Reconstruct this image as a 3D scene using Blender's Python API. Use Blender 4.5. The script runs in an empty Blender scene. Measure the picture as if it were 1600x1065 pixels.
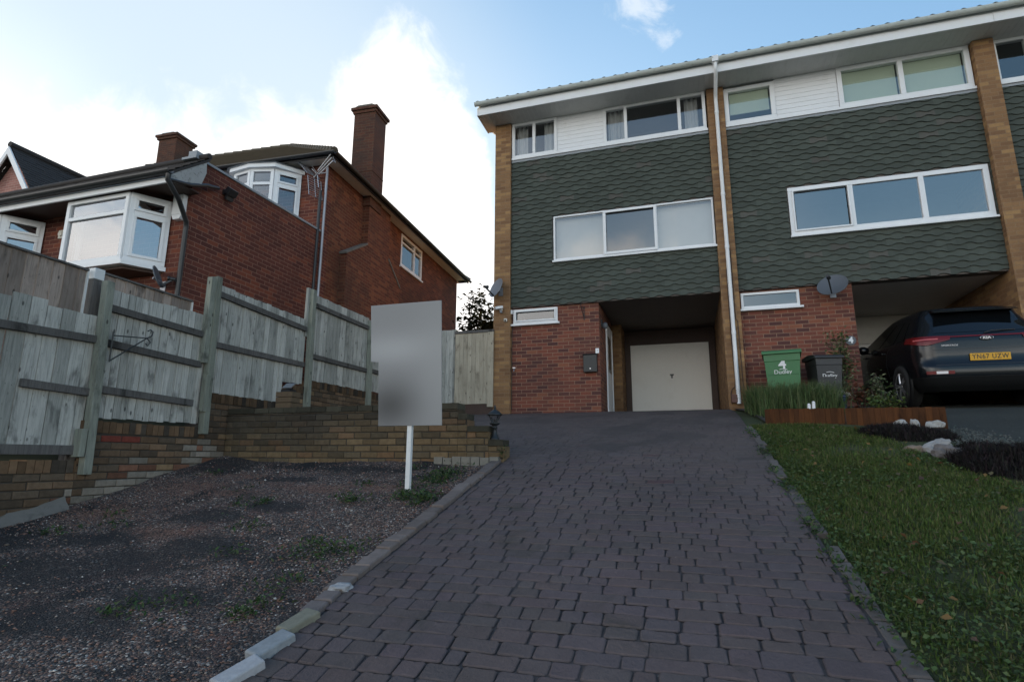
import bpy, bmesh, math, random
import numpy as np
from math import radians, sin, cos, pi, sqrt
from mathutils import Vector, Matrix, noise as mnoise

SC = bpy.context.scene
COL = SC.collection
random.seed(7)
RNG = np.random.default_rng(11)

# ------------------------------------------------------------------ camera
YAW, PITCH, ROLL = radians(17.229), radians(11.733), radians(0.242)
cam_d = bpy.data.cameras.new("camera")
cam_d.sensor_width = 36.0
cam_d.lens = 884.77 / 1600 * 36.0
cam_d.clip_start, cam_d.clip_end = 0.05, 3000
cam = bpy.data.objects.new("camera", cam_d)
COL.objects.link(cam)
SC.camera = cam
_f = Vector((-sin(YAW) * cos(PITCH), cos(YAW) * cos(PITCH), sin(PITCH)))
_r0 = Vector((cos(YAW), sin(YAW), 0))
_u0 = _r0.cross(_f)
_r = cos(ROLL) * _r0 + sin(ROLL) * _u0
_u = -sin(ROLL) * _r0 + cos(ROLL) * _u0
cam.matrix_world = Matrix(((_r.x, _u.x, -_f.x, 0), (_r.y, _u.y, -_f.y, 0), (_r.z, _u.z, -_f.z, 0), (0, 0, 0, 1)))

# ------------------------------------------------------------------ light
SUN_EL, SUN_AZ = radians(11.0), radians(-29.0)      # azimuth measured from +Y, clockwise towards +X
SC.view_settings.view_transform = 'Standard'
SC.view_settings.look = 'None'
SC.view_settings.exposure = 1.9
SC.view_settings.gamma = 1.0
SC.view_settings.use_curve_mapping = False
sun_dir = Vector((sin(SUN_AZ) * cos(SUN_EL), cos(SUN_AZ) * cos(SUN_EL), sin(SUN_EL)))
sun_d = bpy.data.lights.new("sun", 'SUN')
sun_d.energy = 3.0
sun_d.angle = radians(0.5)
sun_d.color = (1.0, 0.78, 0.52)
sun = bpy.data.objects.new("sun", sun_d)
sun.rotation_euler = sun_dir.to_track_quat('Z', 'Y').to_euler()
sun.location = (0, 0, 60)
COL.objects.link(sun)


def nd(nt, typ, ins=None, **props):
    n = nt.nodes.new(typ)
    for k, v in props.items():
        setattr(n, k, v)
    for k, v in (ins or {}).items():
        s = n.inputs[k]
        if isinstance(v, bpy.types.NodeSocket):
            nt.links.new(v, s)
        else:
            s.default_value = v
    return n


def m_(nt, op, a, b=None, c=None, clamp=False):
    ins = {0: a}
    if b is not None:
        ins[1] = b
    if c is not None:
        ins[2] = c
    n = nd(nt, 'ShaderNodeMath', ins, operation=op)
    n.use_clamp = clamp
    return n.outputs[0]


def vm(nt, op, a, b=None, out=0):
    ins = {0: a}
    if b is not None:
        ins[1] = b
    return nd(nt, 'ShaderNodeVectorMath', ins, operation=op).outputs[out]


def mix(nt, f, a, b, blend='MIX'):
    n = nd(nt, 'ShaderNodeMix', data_type='RGBA', blend_type=blend)
    for i, v in ((0, f), (6, a), (7, b)):
        s = n.inputs[i]
        if isinstance(v, bpy.types.NodeSocket):
            nt.links.new(v, s)
        else:
            if i and len(v) == 3:
                v = (*v, 1)
            s.default_value = v
    return n.outputs[2]


def ramp(nt, fac, stops, interp='LINEAR'):
    n = nd(nt, 'ShaderNodeValToRGB', {0: fac})
    cr = n.color_ramp
    cr.interpolation = interp
    while len(cr.elements) < len(stops):
        cr.elements.new(0.5)
    for e, (p, c) in zip(cr.elements, stops):
        e.position = p
        e.color = (*c, 1) if len(c) == 3 else c
    return n.outputs[0]


def mrange(nt, v, a, b, c=0.0, d=1.0, smooth=True):
    n = nd(nt, 'ShaderNodeMapRange', {0: v, 1: a, 2: b, 3: c, 4: d})
    n.interpolation_type = 'SMOOTHSTEP' if smooth else 'LINEAR'
    n.clamp = True
    return n.outputs[0]


def noi(nt, vec, scale, detail=4, rough=0.55, dist=0.0, out=0):
    return nd(nt, 'ShaderNodeTexNoise', {'Vector': vec, 'Scale': scale, 'Detail': detail, 'Roughness': rough, 'Distortion': dist}).outputs[out]


world = bpy.data.worlds.new("World")
SC.world = world
world.use_nodes = True
wt = world.node_tree
wt.nodes.clear()
_sky = nd(wt, 'ShaderNodeTexSky')
_sky.sky_type = 'NISHITA'
_sky.sun_disc = False
_sky.sun_elevation = SUN_EL
_sky.sun_rotation = SUN_AZ
_sky.air_density = 1.0
_sky.dust_density = 0.6
_sky.ozone_density = 1.4
_tc = nd(wt, 'ShaderNodeTexCoord').outputs['Generated']
_sep = nd(wt, 'ShaderNodeSeparateXYZ', {0: _tc})
_z = _sep.outputs[2]
_zc = m_(wt, 'ADD', m_(wt, 'MAXIMUM', _z, 0.0), 0.22)
_pl = nd(wt, 'ShaderNodeCombineXYZ', {0: m_(wt, 'DIVIDE', _sep.outputs[0], _zc), 1: m_(wt, 'DIVIDE', _sep.outputs[1], _zc), 2: 0.0}).outputs[0]
_n1 = noi(wt, _tc, 3.2, 9, 0.58, 0.3)
_n2 = noi(wt, _tc, 11.0, 8, 0.6, 0.4)
_n3 = noi(wt, _pl, 1.1, 8, 0.6, 0.6)
# thick bright cloud bank low in the west, top edge high over the sun and falling to the left
_az = m_(wt, 'ARCTAN2', _sep.outputs[0], _sep.outputs[1])
_top = nd(wt, 'ShaderNodeFloatCurve', {1: mrange(wt, _az, -1.25, -0.25, 0, 1, False)})
_cv = _top.mapping.curves[0]
for _i, _p in enumerate(((0.0, 0.34), (0.20, 0.42), (0.42, 0.475), (0.62, 0.515), (0.71, 0.585), (0.80, 0.575), (0.88, 0.50), (0.925, 0.36), (1.0, 0.10))):
    if _i < 2:
        _cv.points[_i].location = _p
    else:
        _cv.points.new(*_p)
_top.mapping.update()
_nn = m_(wt, 'ADD', m_(wt, 'MULTIPLY', m_(wt, 'SUBTRACT', _n1, 0.5), 0.16), m_(wt, 'MULTIPLY', m_(wt, 'SUBTRACT', _n2, 0.5), 0.24))
_bank = m_(wt, 'ADD', m_(wt, 'SUBTRACT', _top.outputs[0], _z), _nn)
_bankf = m_(wt, 'MULTIPLY', mrange(wt, _bank, -0.07, 0.05), mrange(wt, m_(wt, 'ADD', _az, m_(wt, 'MULTIPLY', _nn, -0.9)), -0.27, -0.37))
# milky veil left of the bank
_veil = mrange(wt, vm(wt, 'DOT_PRODUCT', _tc, Vector((-0.78, 0.52, 0.34)).normalized(), out=1), 0.72, 0.97)
# wisps elsewhere
_wisp = mrange(wt, _n3, 0.58, 0.80, 0.0, 0.65)
# soft shoulder so that the glare round the low sun does not run away
_lim = 3.5
_raw = _sky.outputs[0]
_q = vm(wt, 'DIVIDE', _raw, (_lim, _lim, _lim))
_q = vm(wt, 'ADD', vm(wt, 'MULTIPLY', _q, _q), (1, 1, 1))
_qs = nd(wt, 'ShaderNodeSeparateXYZ', {0: _q})
_q = nd(wt, 'ShaderNodeCombineXYZ', {k: m_(wt, 'SQRT', _qs.outputs[k]) for k in range(3)}).outputs[0]
_soft = vm(wt, 'MULTIPLY', vm(wt, 'DIVIDE', _raw, _q), (0.66, 0.79, 0.89))
_c0 = mix(wt, m_(wt, 'MULTIPLY', _veil, 0.75), _soft, (1.85, 2.10, 2.30))
_w2 = mrange(wt, m_(wt, 'ADD', vm(wt, 'DOT_PRODUCT', _tc, Vector((-0.055, 0.757, 0.652)).normalized(), out=1), m_(wt, 'MULTIPLY', m_(wt, 'SUBTRACT', _n2, 0.5), 0.018)), 0.9990, 1.0022, 0, 0.6)
_c1 = mix(wt, m_(wt, 'MAXIMUM', _wisp, _w2), _c0, (2.3, 2.4, 2.5))
_c2 = mix(wt, _bankf, _c1, (3.2, 3.1, 3.0))
# unseen bright eastern cloud, added behind the camera to brighten the house fronts
_east_fill = mrange(wt, vm(wt, 'DOT_PRODUCT', _tc, Vector((-0.85, -0.53, 0.0)), out=1), 0.25, 0.90)
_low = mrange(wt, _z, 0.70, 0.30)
_east_fill = m_(wt, 'MAXIMUM', _east_fill, m_(wt, 'MULTIPLY', mrange(wt, _z, 0.27, 0.16), mrange(wt, _sep.outputs[1], 0.0, -0.4)))
_fill_cloud = m_(wt, 'MULTIPLY', m_(wt, 'MULTIPLY', _east_fill, _low), mrange(wt, noi(wt, _tc, 1.6, 3, 0.45, 0.2), 0.28, 0.62))
_c2 = mix(wt, m_(wt, 'MULTIPLY', _fill_cloud, 0.9), _c2, (8.2, 8.0, 7.6))
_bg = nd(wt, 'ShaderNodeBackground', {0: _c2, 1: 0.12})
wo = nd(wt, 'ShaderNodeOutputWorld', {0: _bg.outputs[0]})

# ------------------------------------------------------------------ mesh helpers
OFF = {}


class MB:
    """collects faces; builds one mesh with box-projected UVs in metres"""

    def __init__(self):
        self.v, self.f, self.c, self.sm = [], [], [], []

    def face(self, pts, col=(1, 1, 1), smooth=False):
        b = len(self.v)
        self.v.extend([tuple(p) for p in pts])
        self.f.append(tuple(range(b, b + len(pts))))
        self.c.append(col)
        self.sm.append(smooth)

    def mesh(self, vs, fs, col=(1, 1, 1), smooth=False):
        b = len(self.v)
        self.v.extend([tuple(p) for p in vs])
        for f in fs:
            self.f.append(tuple(i + b for i in f))
            self.c.append(col)
            self.sm.append(smooth)

    def box(self, x0, x1, y0, y1, z0, z1, col=(1, 1, 1), M=None):
        vs = [(x0, y0, z0), (x1, y0, z0), (x1, y1, z0), (x0, y1, z0), (x0, y0, z1), (x1, y0, z1), (x1, y1, z1), (x0, y1, z1)]
        if M is not None:
            vs = [tuple(M @ Vector(v)) for v in vs]
        self.mesh(vs, [(0, 3, 2, 1), (4, 5, 6, 7), (0, 1, 5, 4), (1, 2, 6, 5), (2, 3, 7, 6), (3, 0, 4, 7)], col)

    def prism(self, poly, axis, a, b, col=(1, 1, 1), smooth=False):
        """poly of 2D points extruded along axis from a to b; axis 'y': poly=(x,z), 'x': poly=(y,z), 'z': poly=(x,y)"""
        def P(p, t):
            if axis == 'y':
                return (p[0], t, p[1])
            if axis == 'x':
                return (t, p[0], p[1])
            return (p[0], p[1], t)
        n = len(poly)
        vs = [P(p, a) for p in poly] + [P(p, b) for p in poly]
        fs = [tuple(range(n)), tuple(range(2 * n - 1, n - 1, -1))]
        self.mesh(vs, fs, col, False)
        self.mesh(vs, [(i, n + i, n + (i + 1) % n, (i + 1) % n) for i in range(n)], col, smooth)

    def tube(self, pts, r, n=10, col=(1, 1, 1), caps=True, smooth=True):
        pts = [Vector(p) for p in pts]
        rs = r if isinstance(r, (list, tuple)) else [r] * len(pts)
        rings = []
        prev = None
        for i, p in enumerate(pts):
            d = (pts[min(i + 1, len(pts) - 1)] - pts[max(i - 1, 0)]).normalized()
            if prev is None:
                a = d.orthogonal().normalized()
            else:
                a = (prev - d * prev.dot(d)).normalized()
            prev = a
            b = d.cross(a)
            rings.append([tuple(p + rs[i] * (cos(2 * pi * k / n) * a + sin(2 * pi * k / n) * b)) for k in range(n)])
        vs = [q for ring in rings for q in ring]
        fs = []
        for i in range(len(pts) - 1):
            for k in range(n):
                fs.append((i * n + k, i * n + (k + 1) % n, (i + 1) * n + (k + 1) % n, (i + 1) * n + k))
        self.mesh(vs, fs, col, smooth)
        if caps:
            self.mesh(rings[0], [tuple(range(n - 1, -1, -1))], col)
            self.mesh(rings[-1], [tuple(range(n))], col)

    def lathe(self, prof, n=20, c=(0, 0, 0), col=(1, 1, 1), M=None, smooth=True):
        vs = []
        for r, z in prof:
            for k in range(n):
                a = 2 * pi * k / n
                vs.append((c[0] + r * cos(a), c[1] + r * sin(a), c[2] + z))
        if M is not None:
            vs = [tuple(M @ Vector(v)) for v in vs]
        fs = []
        for i in range(len(prof) - 1):
            for k in range(n):
                fs.append((i * n + k, i * n + (k + 1) % n, (i + 1) * n + (k + 1) % n, (i + 1) * n + k))
        self.mesh(vs, fs, col, smooth)
        self.mesh(vs[:n], [tuple(range(n - 1, -1, -1))], col)
        self.mesh(vs[-n:], [tuple(range(n))], col)

    def xf(self, Mx):
        self.v = [tuple(Mx @ Vector(v)) for v in self.v]
        return self

    def bar(self, p, q, w, h=None, col=(1, 1, 1)):
        h = h or w
        p, q = Vector(p), Vector(q)
        d = (q - p)
        L = d.length
        M = Matrix.Translation(p) @ d.to_track_quat('Z', 'Y').to_matrix().to_4x4()
        self.box(-w / 2, w / 2, -h / 2, h / 2, 0, L, col, M)

    def build(self, name, mat, parent=None, bevel=0, local=False):
        o_ = OFF.get(parent, Vector((0, 0, 0))) if (parent and not local) else Vector((0, 0, 0))
        me = bpy.data.meshes.new(name)
        vs = [(v[0] - o_.x, v[1] - o_.y, v[2] - o_.z) for v in self.v]
        me.from_pydata(vs, [], self.f)
        me.update()
        uv = me.uv_layers.new(name="UVMap")
        co = np.array(self.v, dtype=np.float64)
        lv = np.empty(len(me.loops), dtype=np.int32)
        me.loops.foreach_get('vertex_index', lv)
        nr = np.empty(len(me.polygons) * 3)
        me.polygons.foreach_get('normal', nr)
        nr = np.abs(nr.reshape(-1, 3))
        lt = np.empty(len(me.polygons), dtype=np.int32)
        me.polygons.foreach_get('loop_total', lt)
        ax = np.repeat(np.argmax(nr * np.array([1.0, 1.0, 1.001]), axis=1), lt)
        p = co[lv]
        U = np.where(ax == 0, p[:, 1], p[:, 0])
        V = np.where(ax == 2, p[:, 1], p[:, 2])
        uv.data.foreach_set('uv', np.stack([U, V], 1).ravel())
        if any(c != (1, 1, 1) for c in self.c):
            at = me.attributes.new('Col', 'FLOAT_COLOR', 'FACE')
            at.data.foreach_set('color', np.array([(*c, 1) for c in self.c], dtype=np.float32).ravel())
        me.polygons.foreach_set('use_smooth', self.sm)
        if isinstance(mat, (list, tuple)):
            for mm in mat:
                me.materials.append(mm)
        else:
            me.materials.append(mat)
        o = bpy.data.objects.new(name, me)
        COL.objects.link(o)
        if parent:
            o.parent = parent
            OFF[o] = OFF.get(parent, Vector((0, 0, 0)))
        else:
            OFF[o] = Vector((0, 0, 0))
        if bevel:
            b = o.modifiers.new('bevel', 'BEVEL')
            b.width = bevel
            b.segments = 2
            b.limit_method = 'ANGLE'
            b.angle_limit = radians(35)
        return o


def tag(o, label=None, cat=None, group=None, kind=None):
    if label:
        o['label'] = label
    if cat:
        o['category'] = cat
    if group:
        o['group'] = group
    if kind:
        o['kind'] = kind
    return o


def thing(name, loc, label, cat, group=None, rz=0.0, local=False):
    """Empty at the base of a thing; children are given in world coordinates unless local"""
    o = bpy.data.objects.new(name, None)
    o.empty_display_size = 0.2
    COL.objects.link(o)
    o.location = loc
    o.rotation_euler = (0, 0, rz)
    OFF[o] = Vector((0, 0, 0)) if local else Vector(loc)
    return tag(o, label, cat, group)


def one(mb, name, mat, label, cat, group=None, bevel=0):
    """a thing that is one mesh: origin moved to its base"""
    a = np.array(mb.v)
    c = Vector(((a[:, 0].min() + a[:, 0].max()) / 2, (a[:, 1].min() + a[:, 1].max()) / 2, a[:, 2].min()))
    o = mb.build(name, mat, None, bevel)
    o.data.transform(Matrix.Translation(-c))
    o.location = c
    return tag(o, label, cat, group)


def fast_mesh(name, V, F, mat, cols=None, parent=None, smooth=False):
    """V (n,3), F (m,k) numpy"""
    me = bpy.data.meshes.new(name)
    n, (m, k) = len(V), F.shape
    me.vertices.add(n)
    me.vertices.foreach_set('co', V.astype(np.float32).ravel())
    me.loops.add(m * k)
    me.loops.foreach_set('vertex_index', F.astype(np.int32).ravel())
    me.polygons.add(m)
    me.polygons.foreach_set('loop_start', np.arange(0, m * k, k, dtype=np.int32))
    me.polygons.foreach_set('loop_total', np.full(m, k, dtype=np.int32))
    if smooth:
        me.polygons.foreach_set('use_smooth', np.ones(m, dtype=bool))
    me.update(calc_edges=True)
    if cols is not None:
        at = me.attributes.new('Col', 'FLOAT_COLOR', 'FACE')
        at.data.foreach_set('color', np.concatenate([cols, np.ones((m, 1))], 1).astype(np.float32).ravel())
    me.materials.append(mat)
    o = bpy.data.objects.new(name, me)
    COL.objects.link(o)
    OFF[o] = Vector((0, 0, 0))
    if parent:
        o.parent = parent
        OFF[o] = OFF[parent]
    return o


def text_mesh(s, size, M, name, mat, parent, depth=0.002, local=False, bold=0.0, spacing=1.0):
    cu = bpy.data.curves.new(name, 'FONT')
    cu.body = s
    cu.size = size
    cu.align_x = 'CENTER'
    cu.align_y = 'CENTER'
    cu.extrude = depth
    cu.offset = bold
    cu.space_character = spacing
    t = bpy.data.objects.new(name + '_tmp', cu)
    COL.objects.link(t)
    dg = bpy.context.evaluated_depsgraph_get()
    me = bpy.data.meshes.new_from_object(t.evaluated_get(dg))
    bpy.data.objects.remove(t)
    me.transform(M)
    if not local:
        me.transform(Matrix.Translation(-OFF[parent]))
    me.materials.clear()
    me.materials.append(mat)
    o = bpy.data.objects.new(name, me)
    COL.objects.link(o)
    o.parent = parent
    OFF[o] = OFF[parent]
    return o

# ------------------------------------------------------------------ materials
def newmat(name):
    m = bpy.data.materials.new(name)
    m.use_nodes = True
    nt = m.node_tree
    nt.nodes.clear()
    out = nd(nt, 'ShaderNodeOutputMaterial')
    b = nd(nt, 'ShaderNodeBsdfPrincipled')
    nt.links.new(b.outputs[0], out.inputs[0])
    return m, nt, b


def setp(nt, b, **kw):
    for k, v in kw.items():
        k = {'base': 'Base Color', 'rough': 'Roughness', 'metal': 'Metallic', 'normal': 'Normal', 'spec': 'Specular IOR Level', 'coat': 'Coat Weight', 'alpha': 'Alpha'}[k]
        s = b.inputs[k]
        if isinstance(v, bpy.types.NodeSocket):
            nt.links.new(v, s)
        else:
            if k == 'Base Color' and len(v) == 3:
                v = (*v, 1)
            s.default_value = v


def bump(nt, h, strength=0.3, dist=0.01, normal=None):
    ins = {'Height': h, 'Strength': strength, 'Distance': dist}
    if normal is not None:
        ins['Normal'] = normal
    return nd(nt, 'ShaderNodeBump', ins).outputs[0]


def uvc(nt):
    return nd(nt, 'ShaderNodeTexCoord').outputs['UV']


def objc(nt):
    return nd(nt, 'ShaderNodeTexCoord').outputs['Object']


def geo(nt):
    return nd(nt, 'ShaderNodeNewGeometry').outputs['Position']


def plain(name, col, rough=0.5, var=0.12, scale=6.0, bmp=0.0, bscale=60.0, metal=0.0, spec=0.5, dirt=None, dirt_amt=0.3):
    m, nt, b = newmat(name)
    p = geo(nt)
    n = noi(nt, p, scale, 6, 0.6)
    lo = tuple(c * (1 - var) for c in col)
    hi = tuple(min(1, c * (1 + var)) for c in col)
    c = mix(nt, n, lo, hi)
    if dirt:
        d = mrange(nt, noi(nt, p, scale * 1.7, 8, 0.65, 0.8), 0.5, 0.75, 0, dirt_amt)
        c = mix(nt, d, c, dirt)
    setp(nt, b, base=c, rough=rough, metal=metal, spec=spec)
    if bmp:
        setp(nt, b, normal=bump(nt, noi(nt, p, bscale, 5), bmp, 0.004))
    return m


def brick(name, c1, c2, mortar, bias=0.0, rough=0.85, bw=0.225, rh=0.075, ms=0.006, stain=None, stain_amt=0.4, stain_scale=1.2, third=None, third_amt=0.25, pale=None, bumpd=0.006, msmooth=0.2, off=(0.03, 0.02)):
    m, nt, b = newmat(name)
    uv = vm(nt, 'ADD', uvc(nt), (off[0], off[1], 0))
    wob = nd(nt, 'ShaderNodeTexNoise', {'Vector': uv, 'Scale': 9.0, 'Detail': 3.0}).outputs[1]
    uv2 = vm(nt, 'ADD', uv, vm(nt, 'MULTIPLY', vm(nt, 'SUBTRACT', wob, (0.5, 0.5, 0.5)), (0.010, 0.006, 0)))
    bt = nd(nt, 'ShaderNodeTexBrick', {'Vector': uv2, 'Color1': (*c1, 1), 'Color2': (*c2, 1), 'Mortar': (*mortar, 1), 'Scale': 1.0, 'Mortar Size': ms, 'Mortar Smooth': msmooth, 'Bias': bias, 'Brick Width': bw, 'Row Height': rh}, offset=0.5)
    c = bt.outputs[0]
    fac = bt.outputs[1]
    p = geo(nt)
    if third:
        # another brick random channel: white-noise per brick from a second brick texture with shifted seed
        bt2 = nd(nt, 'ShaderNodeTexBrick', {'Vector': vm(nt, 'ADD', uv2, (bw * 14, rh * 36, 0)), 'Color1': (0, 0, 0, 1), 'Color2': (1, 1, 1, 1), 'Mortar': (0, 0, 0, 1), 'Scale': 1.0, 'Mortar Size': ms, 'Bias': 0.0, 'Brick Width': bw, 'Row Height': rh}, offset=0.5)
        t = mrange(nt, bt2.outputs[0], 1 - third_amt - 0.1, 1 - third_amt + 0.1)
        t = m_(nt, 'MULTIPLY', t, m_(nt, 'SUBTRACT', 1.0, fac))
        c = mix(nt, t, c, third)
    nfine = noi(nt, p, 40, 5, 0.7)
    c = mix(nt, 0.55, c, mix(nt, nfine, (0.45, 0.45, 0.45), (1.5, 1.5, 1.5)), 'MULTIPLY')
    big = noi(nt, p, 0.8, 5, 0.6)
    c = mix(nt, 0.5, c, mix(nt, big, (0.6, 0.6, 0.6), (1.35, 1.35, 1.35)), 'MULTIPLY')
    if stain:
        s = mrange(nt, noi(nt, p, stain_scale, 8, 0.68, 0.6), 0.46, 0.66, 0, stain_amt)
        c = mix(nt, s, c, stain)
    if pale:
        s = mrange(nt, noi(nt, vm(nt, 'ADD', p, (7, 3, 1)), 2.2, 6, 0.6, 0.3), 0.6, 0.72, 0, 0.8)
        c = mix(nt, s, c, pale)
    setp(nt, b, base=c, rough=rough, spec=0.25)
    h = m_(nt, 'ADD', m_(nt, 'MULTIPLY', m_(nt, 'SUBTRACT', 1.0, fac), 1.0), m_(nt, 'MULTIPLY', nfine, 0.35))
    setp(nt, b, normal=bump(nt, h, 0.7, bumpd))
    return m


def attr_mat(name, mult=(1, 1, 1), rough=0.8, nscale=20, namt=0.4, bmp=0.2, bscale=80, spec=0.3, trans=0.0):
    m, nt, b = newmat(name)
    a = nd(nt, 'ShaderNodeAttribute', attribute_name='Col').outputs[0]
    p = geo(nt)
    n = noi(nt, p, nscale, 6, 0.65)
    c = mix(nt, 1.0, a, mix(nt, n, tuple(x * (1 - namt) for x in mult), tuple(x * (1 + namt) for x in mult)), 'MULTIPLY')
    setp(nt, b, base=c, rough=rough, spec=spec)
    if bmp:
        setp(nt, b, normal=bump(nt, noi(nt, p, bscale, 4, 0.6), bmp, 0.004))
    if trans:
        out = [n_ for n_ in nt.nodes if n_.type == 'OUTPUT_MATERIAL'][0]
        t = nd(nt, 'ShaderNodeBsdfTranslucent', {0: c})
        mx = nd(nt, 'ShaderNodeMixShader', {0: trans, 1: b.outputs[0], 2: t.outputs[0]})
        nt.links.new(mx.outputs[0], out.inputs[0])
    return m


def glass(name, refl=0.3, tint=(0.75, 0.8, 0.82), wav=0.02, rough=0.0):
    m, nt, b = newmat(name)
    out = [n_ for n_ in nt.nodes if n_.type == 'OUTPUT_MATERIAL'][0]
    nt.nodes.remove(b)
    p = geo(nt)
    nm = bump(nt, noi(nt, p, 1.3, 2, 0.4), wav, 0.05)
    g = nd(nt, 'ShaderNodeBsdfGlossy', {'Color': (0.95, 0.97, 1.0, 1), 'Roughness': rough, 'Normal': nm})
    t = nd(nt, 'ShaderNodeBsdfTransparent', {0: (*tint, 1)})
    lw = nd(nt, 'ShaderNodeLayerWeight', {0: 0.35})
    f = m_(nt, 'ADD', refl, m_(nt, 'MULTIPLY', lw.outputs[0], 0.45), clamp=True)
    mx = nd(nt, 'ShaderNodeMixShader', {0: f, 1: t.outputs[0], 2: g.outputs[0]})
    nt.links.new(mx.outputs[0], out.inputs[0])
    return m


def wood(name, c1, c2, dark, rough=0.85, knots=True):
    """weathered boards, grain along z, colour per board from Col"""
    m, nt, b = newmat(name)
    a = nd(nt, 'ShaderNodeAttribute', attribute_name='Col')
    p = geo(nt)
    seed = vm(nt, 'MULTIPLY', a.outputs[1], (37.0, 53.0, 71.0))
    q = vm(nt, 'ADD', p, seed)
    g = noi(nt, vm(nt, 'MULTIPLY', q, (26, 26, 1.6)), 2.2, 8, 0.65, 0.7)
    base = mix(nt, mrange(nt, a.outputs[2], 0.3, 0.72), c1, c2)
    c = mix(nt, mrange(nt, g, 0.38, 0.74, 0, 0.55), base, dark)
    st = mrange(nt, noi(nt, vm(nt, 'MULTIPLY', q, (5, 5, 2.2)), 1.0, 6, 0.6, 0.5), 0.52, 0.72, 0, 0.7)
    c = mix(nt, st, c, tuple(x * 0.4 for x in dark))
    big = noi(nt, p, 2.0, 5, 0.6)
    c = mix(nt, 0.7, c, mix(nt, big, (0.55, 0.58, 0.55), (1.4, 1.4, 1.4)), 'MULTIPLY')
    if knots:
        vo = nd(nt, 'ShaderNodeTexVoronoi', {'Vector': vm(nt, 'MULTIPLY', q, (9, 9, 4.2)), 'Scale': 1.0, 'Randomness': 1.0})
        k = mrange(nt, vo.outputs[0], 0.07, 0.13, 1, 0)
        c = mix(nt, m_(nt, 'MULTIPLY', k, 0.75), c, tuple(x * 0.25 for x in dark))
    vn_ = nd(nt, 'ShaderNodeTexVoronoi', {'Vector': vm(nt, 'MULTIPLY', q, (28, 28, 9)), 'Scale': 1.0})
    c = mix(nt, mrange(nt, vn_.outputs[0], 0.05, 0.10, 0.6, 0), c, tuple(x * 0.2 for x in dark))
    setp(nt, b, base=c, rough=rough, spec=0.2, normal=bump(nt, g, 0.5, 0.006))
    return m


M = {}
M['brick_terrace'] = brick('brick_terrace', (0.215, 0.070, 0.045), (0.085, 0.038, 0.034), (0.27, 0.165, 0.115), third=(0.25, 0.095, 0.055), third_amt=0.1, stain=(0.1, 0.05, 0.04), stain_amt=0.25)
M['brick_buff'] = brick('brick_buff', (0.275, 0.155, 0.074), (0.185, 0.10, 0.052), (0.26, 0.17, 0.10), stain=(0.12, 0.065, 0.035), stain_amt=0.35, third=(0.34, 0.2, 0.09), third_amt=0.2)
M['brick_house'] = brick('brick_house', (0.145, 0.045, 0.030), (0.088, 0.029, 0.022), (0.25, 0.135, 0.095), third=(0.19, 0.055, 0.03), third_amt=0.2, ms=0.005, stain=(0.07, 0.026, 0.02), stain_amt=0.4)
M['brick_side'] = brick('brick_side', (0.155, 0.048, 0.026), (0.10, 0.033, 0.020), (0.19, 0.11, 0.065), third=(0.2, 0.07, 0.035), third_amt=0.2, ms=0.005, stain=(0.055, 0.03, 0.022), stain_amt=0.5, stain_scale=0.7)
M['brick_stack'] = brick('brick_stack', (0.115, 0.045, 0.027), (0.07, 0.032, 0.024), (0.11, 0.075, 0.05), ms=0.006, stain=(0.05, 0.035, 0.028), stain_amt=0.6)
M['brick_gable'] = brick('brick_gable', (0.46, 0.22, 0.18), (0.34, 0.16, 0.13), (0.5, 0.36, 0.32), ms=0.006)
M['brick_old'] = brick('brick_old', (0.20, 0.125, 0.062), (0.12, 0.078, 0.045), (0.05, 0.042, 0.034), third=(0.26, 0.15, 0.08), third_amt=0.18, ms=0.007, stain=(0.03, 0.027, 0.022), stain_amt=0.85, stain_scale=1.3)
M['brick_low'] = brick('brick_low', (0.185, 0.105, 0.06), (0.11, 0.075, 0.05), (0.07, 0.055, 0.045), third=(0.23, 0.07, 0.045), third_amt=0.05, ms=0.007, stain=(0.05, 0.04, 0.032), stain_amt=0.75, pale=(0.36, 0.34, 0.31))
M['upvc'] = plain('upvc', (0.74, 0.75, 0.76), 0.35, 0.04, 3, dirt=(0.45, 0.45, 0.42), dirt_amt=0.18)
M['cream_paint'] = plain('cream_paint', (0.66, 0.63, 0.56), 0.5, 0.05, 4, dirt=(0.4, 0.37, 0.3), dirt_amt=0.25)
M['gutter_grey'] = plain('gutter_grey', (0.46, 0.49, 0.46), 0.45, 0.12, 5, dirt=(0.22, 0.25, 0.2), dirt_amt=0.5)
M['black_plastic'] = plain('black_plastic', (0.018, 0.019, 0.021), 0.4, 0.1)
M['black_iron'] = plain('black_iron', (0.014, 0.017, 0.018), 0.45, 0.2, 20, bmp=0.2)
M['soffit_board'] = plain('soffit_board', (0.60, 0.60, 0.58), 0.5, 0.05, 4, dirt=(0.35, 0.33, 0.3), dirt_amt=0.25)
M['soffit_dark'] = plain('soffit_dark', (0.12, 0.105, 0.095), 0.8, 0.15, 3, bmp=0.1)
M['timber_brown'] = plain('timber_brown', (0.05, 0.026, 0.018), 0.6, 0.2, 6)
M['garage_white'] = plain('garage_white', (0.80, 0.79, 0.74), 0.45, 0.03, 1.5, dirt=(0.6, 0.57, 0.5), dirt_amt=0.25)
M['roof_dark'] = plain('roof_dark', (0.036, 0.031, 0.029), 0.85, 0.3, 9, bmp=0.4, bscale=30)
M['roof_moss'] = plain('roof_moss', (0.085, 0.068, 0.048), 0.9, 0.35, 5, bmp=0.5, bscale=26, dirt=(0.1, 0.1, 0.05), dirt_amt=0.5)
M['lead'] = plain('lead', (0.26, 0.28, 0.30), 0.55, 0.15, 4)
M['room'] = plain('room', (0.20, 0.19, 0.18), 0.9, 0.1)
M['room_dark'] = plain('room_dark', (0.05, 0.05, 0.05), 0.9, 0.1)
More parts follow.
